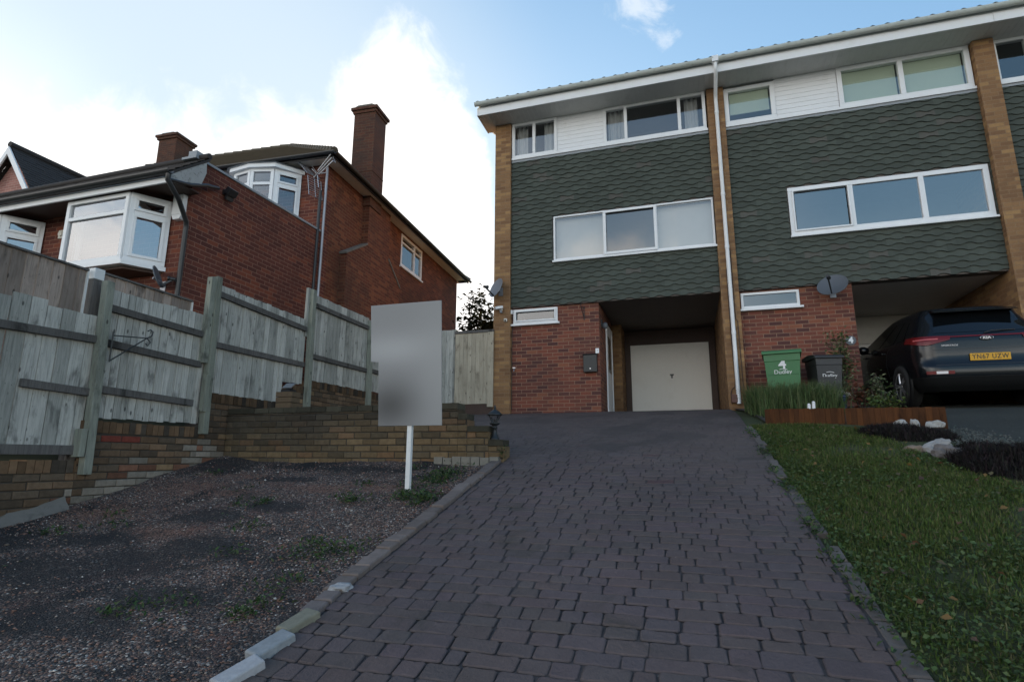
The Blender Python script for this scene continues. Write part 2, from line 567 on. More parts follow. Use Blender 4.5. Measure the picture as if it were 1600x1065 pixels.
M['curtain'] = plain('curtain', (0.62, 0.60, 0.57), 0.9, 0.06)
M['blind_green'] = plain('blind_green', (0.60, 0.66, 0.50), 0.8, 0.03)
M['glass'] = glass('glass', 0.22, (0.72, 0.76, 0.78))
M['glass_top'] = glass('glass_top', 0.13, (0.8, 0.83, 0.84))
M['glass_net'] = glass('glass_net', 0.15, (0.8, 0.82, 0.82), 0.03)
M['glass_bay'] = glass('glass_bay', 0.34, (0.8, 0.82, 0.82), 0.03)
M['glass_clear'] = glass('glass_clear', 0.06, (0.9, 0.92, 0.92))
M['dish_grey'] = plain('dish_grey', (0.22, 0.23, 0.25), 0.55, 0.08)
M['dish_dark'] = plain('dish_dark', (0.10, 0.11, 0.125), 0.55, 0.1)
M['alu'] = plain('alu', (0.55, 0.56, 0.58), 0.3, 0.05, metal=0.85)
M['galv'] = plain('galv', (0.32, 0.33, 0.36), 0.45, 0.12, metal=0.6)
M['white_post'] = plain('white_post', (0.66, 0.67, 0.66), 0.5, 0.06, 8, dirt=(0.35, 0.36, 0.32), dirt_amt=0.3)
M['fence_grey'] = wood('fence_grey', (0.52, 0.505, 0.465), (0.34, 0.335, 0.305), (0.10, 0.105, 0.095))
M['fence_post'] = wood('fence_post', (0.27, 0.28, 0.235), (0.2, 0.21, 0.17), (0.09, 0.09, 0.075))
M['fence_rail'] = wood('fence_rail', (0.135, 0.125, 0.118), (0.10, 0.094, 0.088), (0.04, 0.036, 0.035), knots=False)
M['fence_brown'] = wood('fence_brown', (0.42, 0.335, 0.285), (0.25, 0.20, 0.17), (0.09, 0.07, 0.06))
M['gate_wood'] = wood('gate_wood', (0.46, 0.405, 0.32), (0.38, 0.335, 0.265), (0.26, 0.21, 0.15))
M['peeling'] = plain('peeling', (0.34, 0.34, 0.33), 0.7, 0.2, 8, bmp=0.3, dirt=(0.06, 0.045, 0.035), dirt_amt=0.95)
M['planter_wood'] = wood('planter_wood', (0.105, 0.040, 0.014), (0.07, 0.028, 0.011), (0.035, 0.014, 0.008), knots=False)
M['concrete'] = plain('concrete', (0.15, 0.14, 0.125), 0.9, 0.3, 5, bmp=0.6, bscale=20, dirt=(0.07, 0.065, 0.055), dirt_amt=0.75)
M['red_box'] = plain('red_box', (0.12, 0.05, 0.035), 0.6, 0.1)
M['leafmat'] = attr_mat('leafmat', rough=0.55, nscale=6, namt=0.25, bmp=0, spec=0.3, trans=0.25)
M['grassmat'] = attr_mat('grassmat', rough=0.7, nscale=3, namt=0.3, bmp=0, spec=0.2, trans=0.2)
M['barkmat'] = plain('barkmat', (0.06, 0.045, 0.035), 0.9, 0.3, 20, bmp=0.4)
M['stonemat'] = attr_mat('stonemat', rough=0.85, nscale=25, namt=0.3, bmp=0.3, bscale=60)

# ------------------------------------------------------------------ terrain
_PY = np.array([-60, -6, -4, -2.5, 0, 6.4, 7.2, 8, 9, 10, 11.25, 12.0, 30, 400])
_PZ = np.array([-3.2, -2.55, -2.4, -2.08, -1.5, 0.072, 0.262, 0.43, 0.62, 0.775, 0.92, 0.945, 1.0, 3.0])


def P(y):
    return np.interp(y, _PY, _PZ)


def Pf(y):
    return float(P(y))


def T(x, y):
    """big ground sheet: follows the slope, lifted behind the fence on the left"""
    z = P(y) - 0.10
    left = np.clip((-5.95 - x) / 0.5, 0, 1)
    lift = np.where((y > 2.5), np.clip(0.95 - z, 0, 1.6) * np.clip((y - 2.5) / 1.0, 0, 1), 0)
    return z + left * lift * 0.95


def grid_sheet(name, xs, ys, zf, mat, kind='structure'):
    X, Y = np.meshgrid(xs, ys)
    Z = zf(X, Y)
    V = np.stack([X.ravel(), Y.ravel(), Z.ravel()], 1)
    nx, ny = len(xs), len(ys)
    i = np.arange(nx * ny).reshape(ny, nx)
    F = np.stack([i[:-1, :-1].ravel(), i[:-1, 1:].ravel(), i[1:, 1:].ravel(), i[1:, :-1].ravel()], 1)
    o = fast_mesh(name, V, F, mat, smooth=True)
    return tag(o, kind=kind)


m, nt, b = newmat('soil')
p = geo(nt)
setp(nt, b, base=mix(nt, noi(nt, p, 3, 8, 0.65), (0.02, 0.018, 0.015), (0.075, 0.062, 0.05)), rough=0.95, normal=bump(nt, noi(nt, p, 30, 6), 0.7, 0.02))
M['soil'] = m
m, nt, b = newmat('turf')
p = geo(nt)
c = mix(nt, noi(nt, p, 60, 6, 0.7), (0.018, 0.028, 0.008), (0.07, 0.085, 0.03))
c = mix(nt, mrange(nt, noi(nt, p, 1.9, 6, 0.6, 0.4), 0.60, 0.72, 0, 0.8), c, (0.12, 0.095, 0.06))
setp(nt, b, base=c, rough=0.95, normal=bump(nt, noi(nt, p, 90, 5, 0.7), 0.9, 0.02))
M['turf'] = m
m, nt, b = newmat('ground_far')
p = geo(nt)
setp(nt, b, base=mix(nt, noi(nt, p, 0.3, 8, 0.65), (0.05, 0.06, 0.035), (0.12, 0.12, 0.08)), rough=0.95)
M['ground_far'] = m
xs = np.unique(np.concatenate([np.linspace(-400, -20, 12), np.linspace(-20, -6.6, 14), np.array([-6.45, -6.2, -5.95]), np.linspace(-5.9, 8, 30), np.linspace(9, 400, 14)]))
ys = np.unique(np.concatenate([np.linspace(-300, -6, 8), np.linspace(-5, 16, 64), np.linspace(18, 600, 16)]))
grid_sheet('ground', xs, ys, T, M['ground_far'])

# ---- gravel bed
def vn(x, y, s, seed=0):
    return mnoise.noise(Vector((x * s + seed, y * s - seed, seed * 0.37)))


m, nt, b = newmat('gravel')
p = geo(nt)
vo = nd(nt, 'ShaderNodeTexVoronoi', {'Vector': p, 'Scale': 85.0})
vo2 = nd(nt, 'ShaderNodeTexVoronoi', {'Vector': p, 'Scale': 62.0}, distance='EUCLIDEAN')
rc = nd(nt, 'ShaderNodeSeparateColor', {0: vo.outputs[1]})
stone = ramp(nt, rc.outputs[0], [(0.0, (0.03, 0.03, 0.031)), (0.3, (0.065, 0.06, 0.06)), (0.55, (0.15, 0.09, 0.07)), (0.78, (0.2, 0.135, 0.11)), (0.92, (0.3, 0.25, 0.215)), (1.0, (0.5, 0.47, 0.43))])
soilc = mix(nt, noi(nt, p, 25, 6, 0.7), (0.012, 0.013, 0.014), (0.045, 0.042, 0.042))
cover = mrange(nt, noi(nt, p, 1.3, 7, 0.62, 0.5), 0.36, 0.54)
cover2 = m_(nt, 'MULTIPLY', cover, mrange(nt, rc.outputs[1], 0.12, 0.22))
red = mrange(nt, noi(nt, vm(nt, 'ADD', p, (5, 2, 0)), 0.9, 6, 0.6, 0.6), 0.55, 0.68)
stone = mix(nt, m_(nt, 'MULTIPLY', red, 0.6), stone, (0.19, 0.08, 0.06))
av = nd(nt, 'ShaderNodeAttribute', attribute_name='Col')
sm = nd(nt, 'ShaderNodeSeparateColor', {0: av.outputs[0]})
stone = mix(nt, m_(nt, 'MULTIPLY', sm.outputs[1], .75), stone, mix(nt, rc.outputs[0], (0.12, 0.062, 0.045), (0.30, 0.17, 0.125)))
c = mix(nt, m_(nt, 'MULTIPLY', cover2, mrange(nt, m_(nt, 'ADD', sm.outputs[0], m_(nt, 'MULTIPLY', m_(nt, 'SUBTRACT', noi(nt, p, 7, 6, .7), .5), 1.2)), .3, .7, 1, .22)), soilc, stone)
setp(nt, b, base=c, rough=0.9, spec=0.25, normal=bump(nt, m_(nt, 'SUBTRACT', 1.0, vo.outputs[0]), 0.9, 0.012))
M['gravel'] = m


def grav_z(x, y):
    f = np.vectorize(lambda a, b_: 0.035 * vn(a, b_, 1.1, 3) + 0.018 * vn(a, b_, 3.7, 9))
    return P(y) - 0.015 + f(x, y) + 0.05 * np.clip((-5.2 - x) / 0.5, 0, 1)


_DK = [(-4.34, 3.0, .75, .30), (-3.87, 3.27, .6, .24), (-3.42, 3.55, .5, .25), (-3.57, 4.39, .45, .20), (-3.32, 2.5, .6, .20), (-3.15, 2.82, .5, .16), (-5.4, 5.75, .5, .42), (-4.4, 5.85, .7, .26), (-3.55, 5.68, .6, .14), (-4.6, 3.5, .5, .22), (-3.9, 4.1, .45, .18), (-4.1, 5.2, .4, .12), (-5.3, 3.3, .5, .4)]
_RD = [(-5.21, 4.07, .38, .28), (-5.03, 4.88, .45, .24), (-4.78, 5.35, .4, .12), (-3.67, 4.96, .6, .13), (-4.37, 4.71, .5, .14), (-4.12, 3.73, .4, .10), (-2.84, 5.01, .4, .14)]


def blobs(L, x, y):
    s = np.zeros_like(x)
    for cx_, cy_, rx_, ry_ in L:
        s = np.maximum(s, np.exp(-(((x - cx_) / rx_) ** 2 + ((y - cy_) / ry_) ** 2) * .9))
    nz = np.array([vn(a, b_, 1.5, 51) * .3 + vn(a, b_, 5, 57) * .22 for a, b_ in zip(x.ravel(), y.ravel())]).reshape(x.shape)
    return np.clip(s + nz, 0, 1)


gx_, gy_ = np.arange(-5.78, -2.03, 0.04), np.arange(0.6, 6.02, 0.04)
go_ = grid_sheet('gravel_bed', gx_, gy_, grav_z, M['gravel'])
cxm, cym = np.meshgrid((gx_[1:] + gx_[:-1]) / 2, (gy_[1:] + gy_[:-1]) / 2)
dk, rdm = blobs(_DK, cxm, cym), blobs(_RD, cxm, cym)
_at = go_.data.attributes.new('Col', 'FLOAT_COLOR', 'FACE')
_at.data.foreach_set('color', np.stack([dk.ravel(), rdm.ravel(), np.zeros(dk.size), np.ones(dk.size)], 1).astype(np.float32).ravel())

# loose stones lying on the bed
n = 46000
px = RNG.uniform(-5.7, -2.12, n)
py = RNG.uniform(1.0, 6.0, n) ** 1.0
cov = np.array([vn(a, b_, 0.9, 17) for a, b_ in zip(px, py)])
keep = (cov * .6 + RNG.uniform(-0.35, 0.45, n) > -0.08) & (blobs(_DK, px, py) < RNG.uniform(.25, 1.0, n))
px, py, cov = px[keep], py[keep], cov[keep]
n = len(px)
sz = RNG.uniform(0.0035, 0.0095, n) * (1 + 0.9 * (RNG.uniform(0, 1, n) > 0.96))
octv = np.array([(1, 0, 0), (0, 1, 0), (-1, 0, 0), (0, -1, 0), (0, 0, 0.75), (0, 0, -0.75)], float)
octf = np.array([(0, 1, 4), (1, 2, 4), (2, 3, 4), (3, 0, 4), (1, 0, 5), (2, 1, 5), (3, 2, 5), (0, 3, 5)])
ang = RNG.uniform(0, 2 * pi, n)
V = octv[None] * (1 + RNG.uniform(-0.3, 0.3, (n, 6, 1))) * sz[:, None, None] * np.stack([RNG.uniform(0.8, 1.5, n), RNG.uniform(0.7, 1.1, n), RNG.uniform(0.6, 1.0, n)], 1)[:, None, :]
ca, sa = np.cos(ang)[:, None], np.sin(ang)[:, None]
V = np.stack([V[:, :, 0] * ca - V[:, :, 1] * sa, V[:, :, 0] * sa + V[:, :, 1] * ca, V[:, :, 2]], 2)
pz = grav_z(px, py) + sz * 0.3
V += np.stack([px, py, pz], 1)[:, None, :]
F = octf[None] + (np.arange(n) * 6)[:, None, None]
pal = np.array([(0.06, 0.058, 0.06), (0.11, 0.10, 0.10), (0.18, 0.10, 0.075), (0.24, 0.145, 0.115), (0.16, 0.125, 0.10), (0.32, 0.26, 0.22), (0.55, 0.52, 0.48)])
ci = RNG.choice(7, n, p=[0.2, 0.2, 0.2, 0.16, 0.14, 0.075, 0.025])
cc = pal[ci] * RNG.uniform(0.8, 1.2, (n, 1))
_rm = (blobs(_RD, px, py) > RNG.uniform(.15, 1.0, n))
cc[_rm] = cc[_rm] * .4 + np.array((.21, .115, .085)) * .6
tag(fast_mesh('gravel_stones', V.reshape(-1, 3), F.reshape(-1, 3), M['stonemat'], np.repeat(cc, 8, 0)), 'mixed pink and grey loose gravel stones over dark soil', 'gravel', kind='stuff')

# ---- driveway of imprinted paving stones
m, nt, b = newmat('paving')
p = geo(nt)
a = nd(nt, 'ShaderNodeAttribute', attribute_name='Col').outputs[0]
c = mix(nt, 0.9, a, mix(nt, noi(nt, p, 14, 7, 0.7), (0.72, 0.72, 0.72), (1.28, 1.28, 1.28)), 'MULTIPLY')
c = mix(nt, 0.8, c, mix(nt, noi(nt, p, 1.1, 6, 0.62), (0.6, 0.62, 0.64), (1.4, 1.36, 1.34)), 'MULTIPLY')
st = mrange(nt, noi(nt, vm(nt, 'ADD', p, (3, 9, 2)), 1.6, 8, 0.68, 0.7), 0.56, 0.74, 0, 0.6)
c = mix(nt, st, c, (0.035, 0.034, 0.026))
rd = mrange(nt, noi(nt, vm(nt, 'ADD', p, (13, 1, 2)), 2.6, 5, 0.6, 0.4), 0.66, 0.78, 0, 0.25)
c = mix(nt, rd, c, (0.085, 0.045, 0.045))
vsp = nd(nt, 'ShaderNodeTexVoronoi', {'Vector': p, 'Scale': 9.0})
c = mix(nt, mrange(nt, vsp.outputs[0], 0.02, 0.045, 0.5, 0), c, (0.3, 0.3, 0.28))
setp(nt, b, base=c, rough=mrange(nt, noi(nt, p, 5, 5), 0.3, 0.7, 0.62, 0.8), spec=0.3, normal=bump(nt, m_(nt, 'ADD', noi(nt, p, 55, 5, 0.6), noi(nt, p, 16, 5, 0.65)), 0.6, 0.010))
M['paving'] = m


def drive_left(y):
    return float(np.interp(y, [0, 6.15, 6.25, 11.25], [-1.95, -1.95, -1.98, -4.75])) if y < 11.24 else -1.66


def drive_right(y):
    return float(np.interp(y, [0, 6, 8, 11], [0.80, 0.70, 0.70, 0.73]))


def wear(x, y):
    t = np.clip((y - 4.6 + 0.9 * (x + 0.6) * 0.5 + 1.0 * vn(x, y, 0.8, 5)) / 3.2, 0, 1)
    return t * t * (3 - 2 * t)


def drz(x, y):
    return Pf(y) + 0.006 * vn(x, y, 1.7, 2)


mb = MB()
JO = (0.060, 0.050, 0.049)
ys = []
y = 0.7
while y < 14.6:
    ys.append(y)
    y += random.uniform(0.094, 0.114)


def wob(k, x):
    return 0.014 * vn(x, k * 0.45, 1.6, 21) + 0.006 * vn(x, k * 1.9, 4.0, 33)


for k in range(len(ys) - 1):
    y0, y1 = ys[k], ys[k + 1]
    ym = (y0 + y1) / 2
    xl, xr = drive_left(ym), drive_right(ym)
    if 11.2 < ym:
        xl = -1.66
    x = xl - random.uniform(0, 0.12)
    while x < xr:
        w = random.choice((0.10, 0.125, 0.15, 0.175, 0.20, 0.235)) * random.uniform(0.92, 1.08)
        xa, xb = max(x, xl), min(x + w, xr)
        x += w
        if xb - xa < 0.03:
            continue
        wr = float(wear((xa + xb) / 2, ym))
        h = 0.0066 * (1 - 0.8 * wr) * random.uniform(0.75, 1.2)
        g = 0.0019 + 0.0018 * random.random()
        base = np.array((0.099, 0.076, 0.073)) * random.uniform(0.92, 1.08)
        base = base * np.array((1 + random.uniform(-.05, .06), 1, 1 + random.uniform(-.05, .07)))
        if random.random() < 0.008:
            base = np.array((0.095, 0.055, 0.055))
        base = base * (1 - 0.6 * wr) + np.array((0.112, 0.090, 0.082)) * 0.6 * wr
        jc = np.array(JO) * (1 - wr * 0.7) + base * (wr * 0.7)
        j = lambda: random.uniform(-0.006, 0.006)
        cs = [(xa + g + j(), y0 + wob(k, xa) + g + j() * .5), (xb - g + j(), y0 + wob(k, xb) + g + j() * .5), (xb - g + j(), y1 + wob(k + 1, xb) - g + j() * .5), (xa + g + j(), y1 + wob(k + 1, xa) - g + j() * .5)]
        if xb - xa > 0.12:
            xm = (xa + xb) / 2
            q = [cs[0], (xm, y0 + wob(k, xm) + g + j() * .4), cs[1], cs[2], (xm, y1 + wob(k + 1, xm) - g + j() * .4), cs[3]]
        else:
            q = cs
        cx = sum(t_[0] for t_ in q) / len(q)
        cy = sum(t_[1] for t_ in q) / len(q)
        # round the corners
        rp = []
        for i, t_ in enumerate(q):
            iscorner = not (len(q) == 6 and i in (1, 4))
            if iscorner:
                pr, nx = q[i - 1], q[(i + 1) % len(q)]
                for o_, amt in ((pr, 0.010), (nx, 0.010)):
                    d = sqrt((o_[0] - t_[0]) ** 2 + (o_[1] - t_[1]) ** 2)
                    f = min(amt / max(d, 1e-4), 0.4)
                    rp.append((t_[0] + (o_[0] - t_[0]) * f, t_[1] + (o_[1] - t_[1]) * f))
            else:
                rp.append(t_)
        nq = len(rp)

        def ins(t_, d):
            L = sqrt((t_[0] - cx) ** 2 + (t_[1] - cy) ** 2)
            f = max(0, 1 - d / max(L, 1e-4))
            return (cx + (t_[0] - cx) * f, cy + (t_[1] - cy) * f)
        tl = (random.uniform(-.014, .014), random.uniform(-.018, .018))
        lo = [(t_[0], t_[1], drz(*t_) - 0.0075) for t_ in rp]
        mi = [(t_[0], t_[1], drz(*t_) - 0.0075 + h * 0.6) for t_ in [ins(t_, 0.004) for t_ in rp]]
        hi = [(t_[0], t_[1], drz(*t_) - 0.0075 + h + (t_[0] - cx) * tl[0] * (1 - wr) + (t_[1] - cy) * tl[1] * (1 - wr)) for t_ in [ins(t_, 0.010) for t_ in rp]]
        vs = lo + mi + hi + [(cx, cy, drz(cx, cy) - 0.0075 + h * 1.03)]
        b3 = tuple(base)
        mb.mesh(vs, [(i, (i + 1) % nq, nq + (i + 1) % nq, nq + i) for i in range(nq)], tuple(jc * 0.6 + base * 0.4), True)
        mb.mesh(vs, [(nq + i, nq + (i + 1) % nq, 2 * nq + (i + 1) % nq, 2 * nq + i) for i in range(nq)], b3, True)
        mb.mesh(vs, [(2 * nq + i, 2 * nq + (i + 1) % nq, 3 * nq) for i in range(nq)], b3, True)
# joint bed below the stones
yy = np.linspace(0.65, 14.6, 120)
for k in range(len(yy) - 1):
    a0, a1 = yy[k], yy[k + 1]
    ym = (a0 + a1) / 2
    xl = drive_left(ym) if ym < 11.24 else -1.66
    xl -= 0.02
    xr = drive_right(ym) + 0.02
    xx = np.linspace(xl, xr, 9)
    for i in range(8):
        wr = float(wear((xx[i] + xx[i + 1]) / 2, ym))
        jc = np.array(JO) * (1 - wr * 0.7) + np.array((0.095, 0.077, 0.071)) * (wr * 0.7)
        lift = -0.0085 + 0.0045 * wr - 0.003
        mb.face([(xx[i], a0, Pf(a0) + lift), (xx[i + 1], a0, Pf(a0) + lift), (xx[i + 1], a1, Pf(a1) + lift), (xx[i], a1, Pf(a1) + lift)], tuple(jc), True)
tag(mb.build('driveway', M['paving']), kind='structure')

# ---- edging kerbs both sides
m, nt, b = newmat('kerb')
p = geo(nt)
a = nd(nt, 'ShaderNodeAttribute', attribute_name='Col').outputs[0]
c = mix(nt, 0.85, a, mix(nt, noi(nt, p, 20, 7, 0.7), (0.5, 0.5, 0.5), (1.5, 1.5, 1.5)), 'MULTIPLY')
setp(nt, b, base=c, rough=0.85, spec=0.3, normal=bump(nt, noi(nt, p, 45, 5), 0.5, 0.006))
M['kerb'] = m


def slab(mb, x, y, w, l, h, rz, col, up=0.0, tilt=0.0):
    s = Pf(y + .1) - Pf(y - .1)
    Mx = Matrix.Translation((x, y, Pf(y) + up)) @ Matrix.Rotation(math.atan2(s, .2) + tilt, 4, 'X') @ Matrix.Rotation(rz, 4, 'Z')
    bv = 0.007
    lo = [(-w / 2, -l / 2), (w / 2, -l / 2), (w / 2, l / 2), (-w / 2, l / 2)]
    lo = [(a_ + random.uniform(-.006, .006), b_ + random.uniform(-.006, .006)) for a_, b_ in lo]
    hi = [(a_ - bv * np.sign(a_), b_ - bv * np.sign(b_)) for a_, b_ in lo]
    vs = [(a_, b_, -0.08) for a_, b_ in lo] + [(a_, b_, h - bv) for a_, b_ in lo] + [(a_, b_, h) for a_, b_ in hi]
    vs = [tuple(Mx @ Vector(v)) for v in vs]
    fs = [(i, (i + 1) % 4, 4 + (i + 1) % 4, 4 + i) for i in range(4)] + [(4 + i, 4 + (i + 1) % 4, 8 + (i + 1) % 4, 8 + i) for i in range(4)] + [(8, 9, 10, 11)]
    mb.mesh(vs, fs, col)


mb = MB()
y = 3.02
while y < 6.0:
    l = random.uniform(0.11, 0.19) * (1.25 if y > 4.4 else 1)
    v = random.uniform(0.85, 1.2)
    slab(mb, -2.02 + random.uniform(-.008, .008), y + l / 2, random.uniform(0.10, 0.12), l - 0.006, 0.025 + random.uniform(-.006, .006), random.uniform(-.05, .05), (0.155 * v, 0.125 * v, 0.112 * v), tilt=random.uniform(-.03, .03))
    y += l
y = 1.3
while y < 7.9:
    l = random.uniform(0.16, 0.26)
    v = random.uniform(0.85, 1.2)
    if not (3.95 < y < 4.1 or 5.1 < y < 5.5 or 6.2 < y < 6.5):
        slab(mb, drive_right(y) + 0.050 + random.uniform(-.012, .012), y + l / 2, random.uniform(0.072, 0.092), l - 0.012, -0.002 + random.uniform(-.006, .006), random.uniform(-.06, .06), (0.105 * v, 0.090 * v, 0.082 * v), tilt=random.uniform(-.04, .04))
    y += l
tag(mb.build('kerb', M['kerb']), kind='structure')

# ---- garden behind the retaining wall, flower bed, lawn soil, next driveway
mb = MB()
mb.face([(-5.74, 6.2, 0.56), (-2.6, 6.2, 0.56), (-3.0, 7.8, 0.42), (-5.74, 7.8, 0.72)])
mb.face([(-5.74, 7.8, 0.72), (-3.0, 7.8, 0.42), (-4.9, 11.3, 0.90), (-5.74, 11.3, 0.98)])
tag(mb.build('garden_soil', M['soil']), kind='structure')


def lawn_edge(y):
    return float(np.interp(y, [0, 3, 5.3, 5.8, 6.4, 6.9, 7.4, 8.3], [3.2, 2.75, 2.35, 2.15, 2.05, 1.95, 2.0, 0.95]))


def lawn_z(x, y):
    f = np.vectorize(lambda a, b_: 0.03 * vn(a, b_, 0.8, 41) + 0.01 * vn(a, b_, 3, 4))
    return P(y) - 0.03 + f(x, y) + 0.05 * np.clip((x - 0.95) / 0.5, 0, 1)


grid_sheet('lawn_soil', np.arange(0.72, 9.0, 0.12), np.arange(0.6, 11.2, 0.12), lambda x, y: np.where(y > 8.0, P(y) - 0.03, lawn_z(x, y)) - 0.4 * (x > np.interp(y, [0, 3, 5.3, 6.4, 7.4, 8.3, 8.4, 12], [3.3, 2.95, 2.6, 2.42, 2.3, 2.2, 2.6, 2.7]) + .2), M['turf'])

m, nt, b = newmat('drive_asphalt')
p = geo(nt)
vo = nd(nt, 'ShaderNodeTexVoronoi', {'Vector': p, 'Scale': 110.0})
c = mix(nt, noi(nt, p, 1.5, 7, 0.6), (0.036, 0.039, 0.037), (0.072, 0.075, 0.068))
c = mix(nt, 0.6, c, mix(nt, nd(nt, 'ShaderNodeSeparateColor', {0: vo.outputs[1]}).outputs[0], (0.6, 0.6, 0.6), (1.5, 1.5, 1.5)), 'MULTIPLY')
setp(nt, b, base=c, rough=0.92, spec=0.15, normal=bump(nt, vo.outputs[0], 0.5, 0.01))
M['drive_asphalt'] = m
xs = np.linspace(2.45, 6.2, 28)
ys = np.linspace(0.0, 14.6, 116)


def d2z(x, y):
    return P(y) + 0.035 - 0.07 * np.clip((y - 6.6) / 2.0, 0, 1) + 0.075 * np.clip(y - 11.05, 0, 9)


X, Y = np.meshgrid(xs, ys)
xl = np.interp(Y, [0, 3, 4.5, 5.4, 6.0, 7.4, 9.6, 11.2, 14.6], [3.15, 2.75, 2.60, 2.56, 2.58, 2.65, 2.75, 2.99, 2.99])
X = xl + (X - 2.45) / (6.2 - 2.45) * (np.where(Y > 11.1, 5.36, 7.8) - xl)
Z = d2z(X, Y)
i = np.arange(X.size).reshape(X.shape)
F = np.stack([i[:-1, :-1].ravel(), i[:-1, 1:].ravel(), i[1:, 1:].ravel(), i[1:, :-1].ravel()], 1)
tag(fast_mesh('neighbour_driveway', np.stack([X.ravel(), Y.ravel(), Z.ravel()], 1), F, M['drive_asphalt'], smooth=True), kind='structure')

# ------------------------------------------------------------------ terrace of three town houses
FY = 11.25          # plane of the tile hanging
WY = 11.30          # plane of the ground floor brick
BASE = 0.90


def wall_y(mb, x0, x1, z0, z1, y0, y1, holes=()):
    """wall slab in the xz plane with rectangular holes (x0,x1,z0,z1), as butted boxes"""
    xs = sorted({x0, x1, *[h[0] for h in holes], *[h[1] for h in holes]})
    for a, b_ in zip(xs, xs[1:]):
        cuts = sorted([(h[2], h[3]) for h in holes if h[0] <= a + 1e-6 and h[1] >= b_ - 1e-6])
        z = z0
        for c0, c1 in cuts:
            if c0 > z + 1e-4:
                mb.box(a, b_, y0, y1, z, c0)
            z = max(z, c1)
        if z < z1 - 1e-4:
            mb.box(a, b_, y0, y1, z, z1)


def frame_y(mb, x0, x1, z0, z1, y0, y1, t, mull=(), tm=None, col=(1, 1, 1)):
    """window frame: members butted"""
    mb.box(x0, x1, y0, y1, z0, z0 + t, col)
    mb.box(x0, x1, y0, y1, z1 - t, z1, col)
    mb.box(x0, x0 + t, y0, y1, z0 + t, z1 - t, col)
    mb.box(x1 - t, x1, y0, y1, z0 + t, z1 - t, col)
    for mx in mull:
        w = (tm or t) / 2
        mb.box(mx - w, mx + w, y0, y1, z0 + t, z1 - t, col)


def room(parent, x0, x1, z0, z1, y0, depth=1.3, mat='room'):
    mb = MB()
    x0, x1, z0, z1 = x0 - .25, x1 + .25, z0 - .35, z1 + .1
    y1 = y0 + depth
    mb.face([(x0, y1, z0), (x1, y1, z0), (x1, y1, z1), (x0, y1, z1)])
    mb.face([(x0, y0, z0), (x0, y1, z0), (x0, y1, z1), (x0, y0, z1)])
    mb.face([(x1, y0, z0), (x1, y1, z0), (x1, y1, z1), (x1, y0, z1)])
    mb.face([(x0, y0, z0), (x1, y0, z0), (x1, y1, z0), (x0, y1, z0)])
    mb.face([(x0, y0, z1), (x1, y0, z1), (x1, y1, z1), (x0, y1, z1)])
    return mb.build('room_interior', M[mat], parent)


def curtain(parent, x0, x1, z0, z1, y):
    mb = MB()
    n = max(10, int((x1 - x0) / 0.012))
    pts = [(x0 + (x1 - x0) * i / n, y + 0.035 * sin(i * 0.85 + 0.7 * sin(i * .31)) * (0.7 + 0.3 * sin(i * 0.13))) for i in range(n + 1)]
    for (a, ya), (c, yc) in zip(pts, pts[1:]):
        mb.face([(a, ya, z0), (c, yc, z0), (c, yc, z1), (a, ya, z1)], smooth=True)
    return mb.build('curtain', M['curtain'], parent)


def window_y(parent, x0, x1, z0, z1, mull=(), t=0.06, y=FY, gl='glass', casements=(), sill=0.03, silldrop=0.05, blinds=None, curtains=(), rm='room', proud=0.03, ct=0.03):
    """white frame set in the wall, glass, sill, optional opening lights, blind, curtains"""
    mb = MB()
    yf = y - proud
    frame_y(mb, x0, x1, z0, z1, yf, yf + 0.09, t, mull, t)
    cells = [x0] + list(mull) + [x1]
    w = mb.build('window', M['upvc'], parent, 0.004)
    g = MB()
    for i in range(len(cells) - 1):
        a = cells[i] + (t if i == 0 else t / 2)
        c = cells[i + 1] - (t if i == len(cells) - 2 else t / 2)
        yy = yf + 0.035
        if i in casements:
            cm = MB()
            frame_y(cm, a - 0.02, c + 0.02, z0 + t - 0.02, z1 - t + 0.02, yf - 0.028, yf - 0.002, ct)
            cm.build('opening_light', M['upvc'], w, 0.004)
            a, c = a + 0.03, c - 0.03
        g.face([(a, yy, z0 + t), (c, yy, z0 + t), (c, yy, z1 - t), (a, yy, z1 - t)])
        if blinds and i in blinds:
            bl = MB()
            zb = z1 - t - (z1 - z0) * blinds[i]
            bl.box(a + .02, c - .02, yf + 0.10, yf + 0.106, zb, z1 - t)
            bl.box(a + .02, c - .02, yf + 0.098, yf + 0.112, zb - 0.02, zb)
            bl.build('roller_blind', M['blind_green'], w)
    g.build('pane', M[gl], w)
    if sill:
        s = MB()
        s.prism([(yf + 0.09, z0), (yf - 0.05, z0 - 0.012), (yf - 0.05, z0 - silldrop), (yf + 0.09, z0 - silldrop)], 'x', x0 - sill, x1 + sill)
        s.build('sill', M['upvc'], w, 0.003)
    for a, c in curtains:
        curtain(w, a, c, z0 + 0.02, z1 - 0.02, yf + 0.18)
    room(w, x0, x1, z0, z1, yf + 0.1, mat=rm)
    return w


# --- hung tiles: staggered rows of tiles with a zigzag lower edge
m, nt, b = newmat('tile_hanging')
p = geo(nt)
a = nd(nt, 'ShaderNodeAttribute', attribute_name='Col').outputs[0]
c = mix(nt, 0.8, a, mix(nt, noi(nt, p, 9, 7, 0.68), (0.65, 0.65, 0.65), (1.35, 1.35, 1.35)), 'MULTIPLY')
ms = mrange(nt, noi(nt, vm(nt, 'MULTIPLY', p, (1.2, 1, 2.4)), 1.3, 8, 0.7, 0.4), 0.58, 0.72, 0, 0.35)
c = mix(nt, ms, c, (0.10, 0.095, 0.075))
setp(nt, b, base=c, rough=0.8, spec=0.3, normal=bump(nt, noi(nt, p, 70, 5), 0.25, 0.004))
M['tile_hanging'] = m
TP, TR = 0.30, 0.105


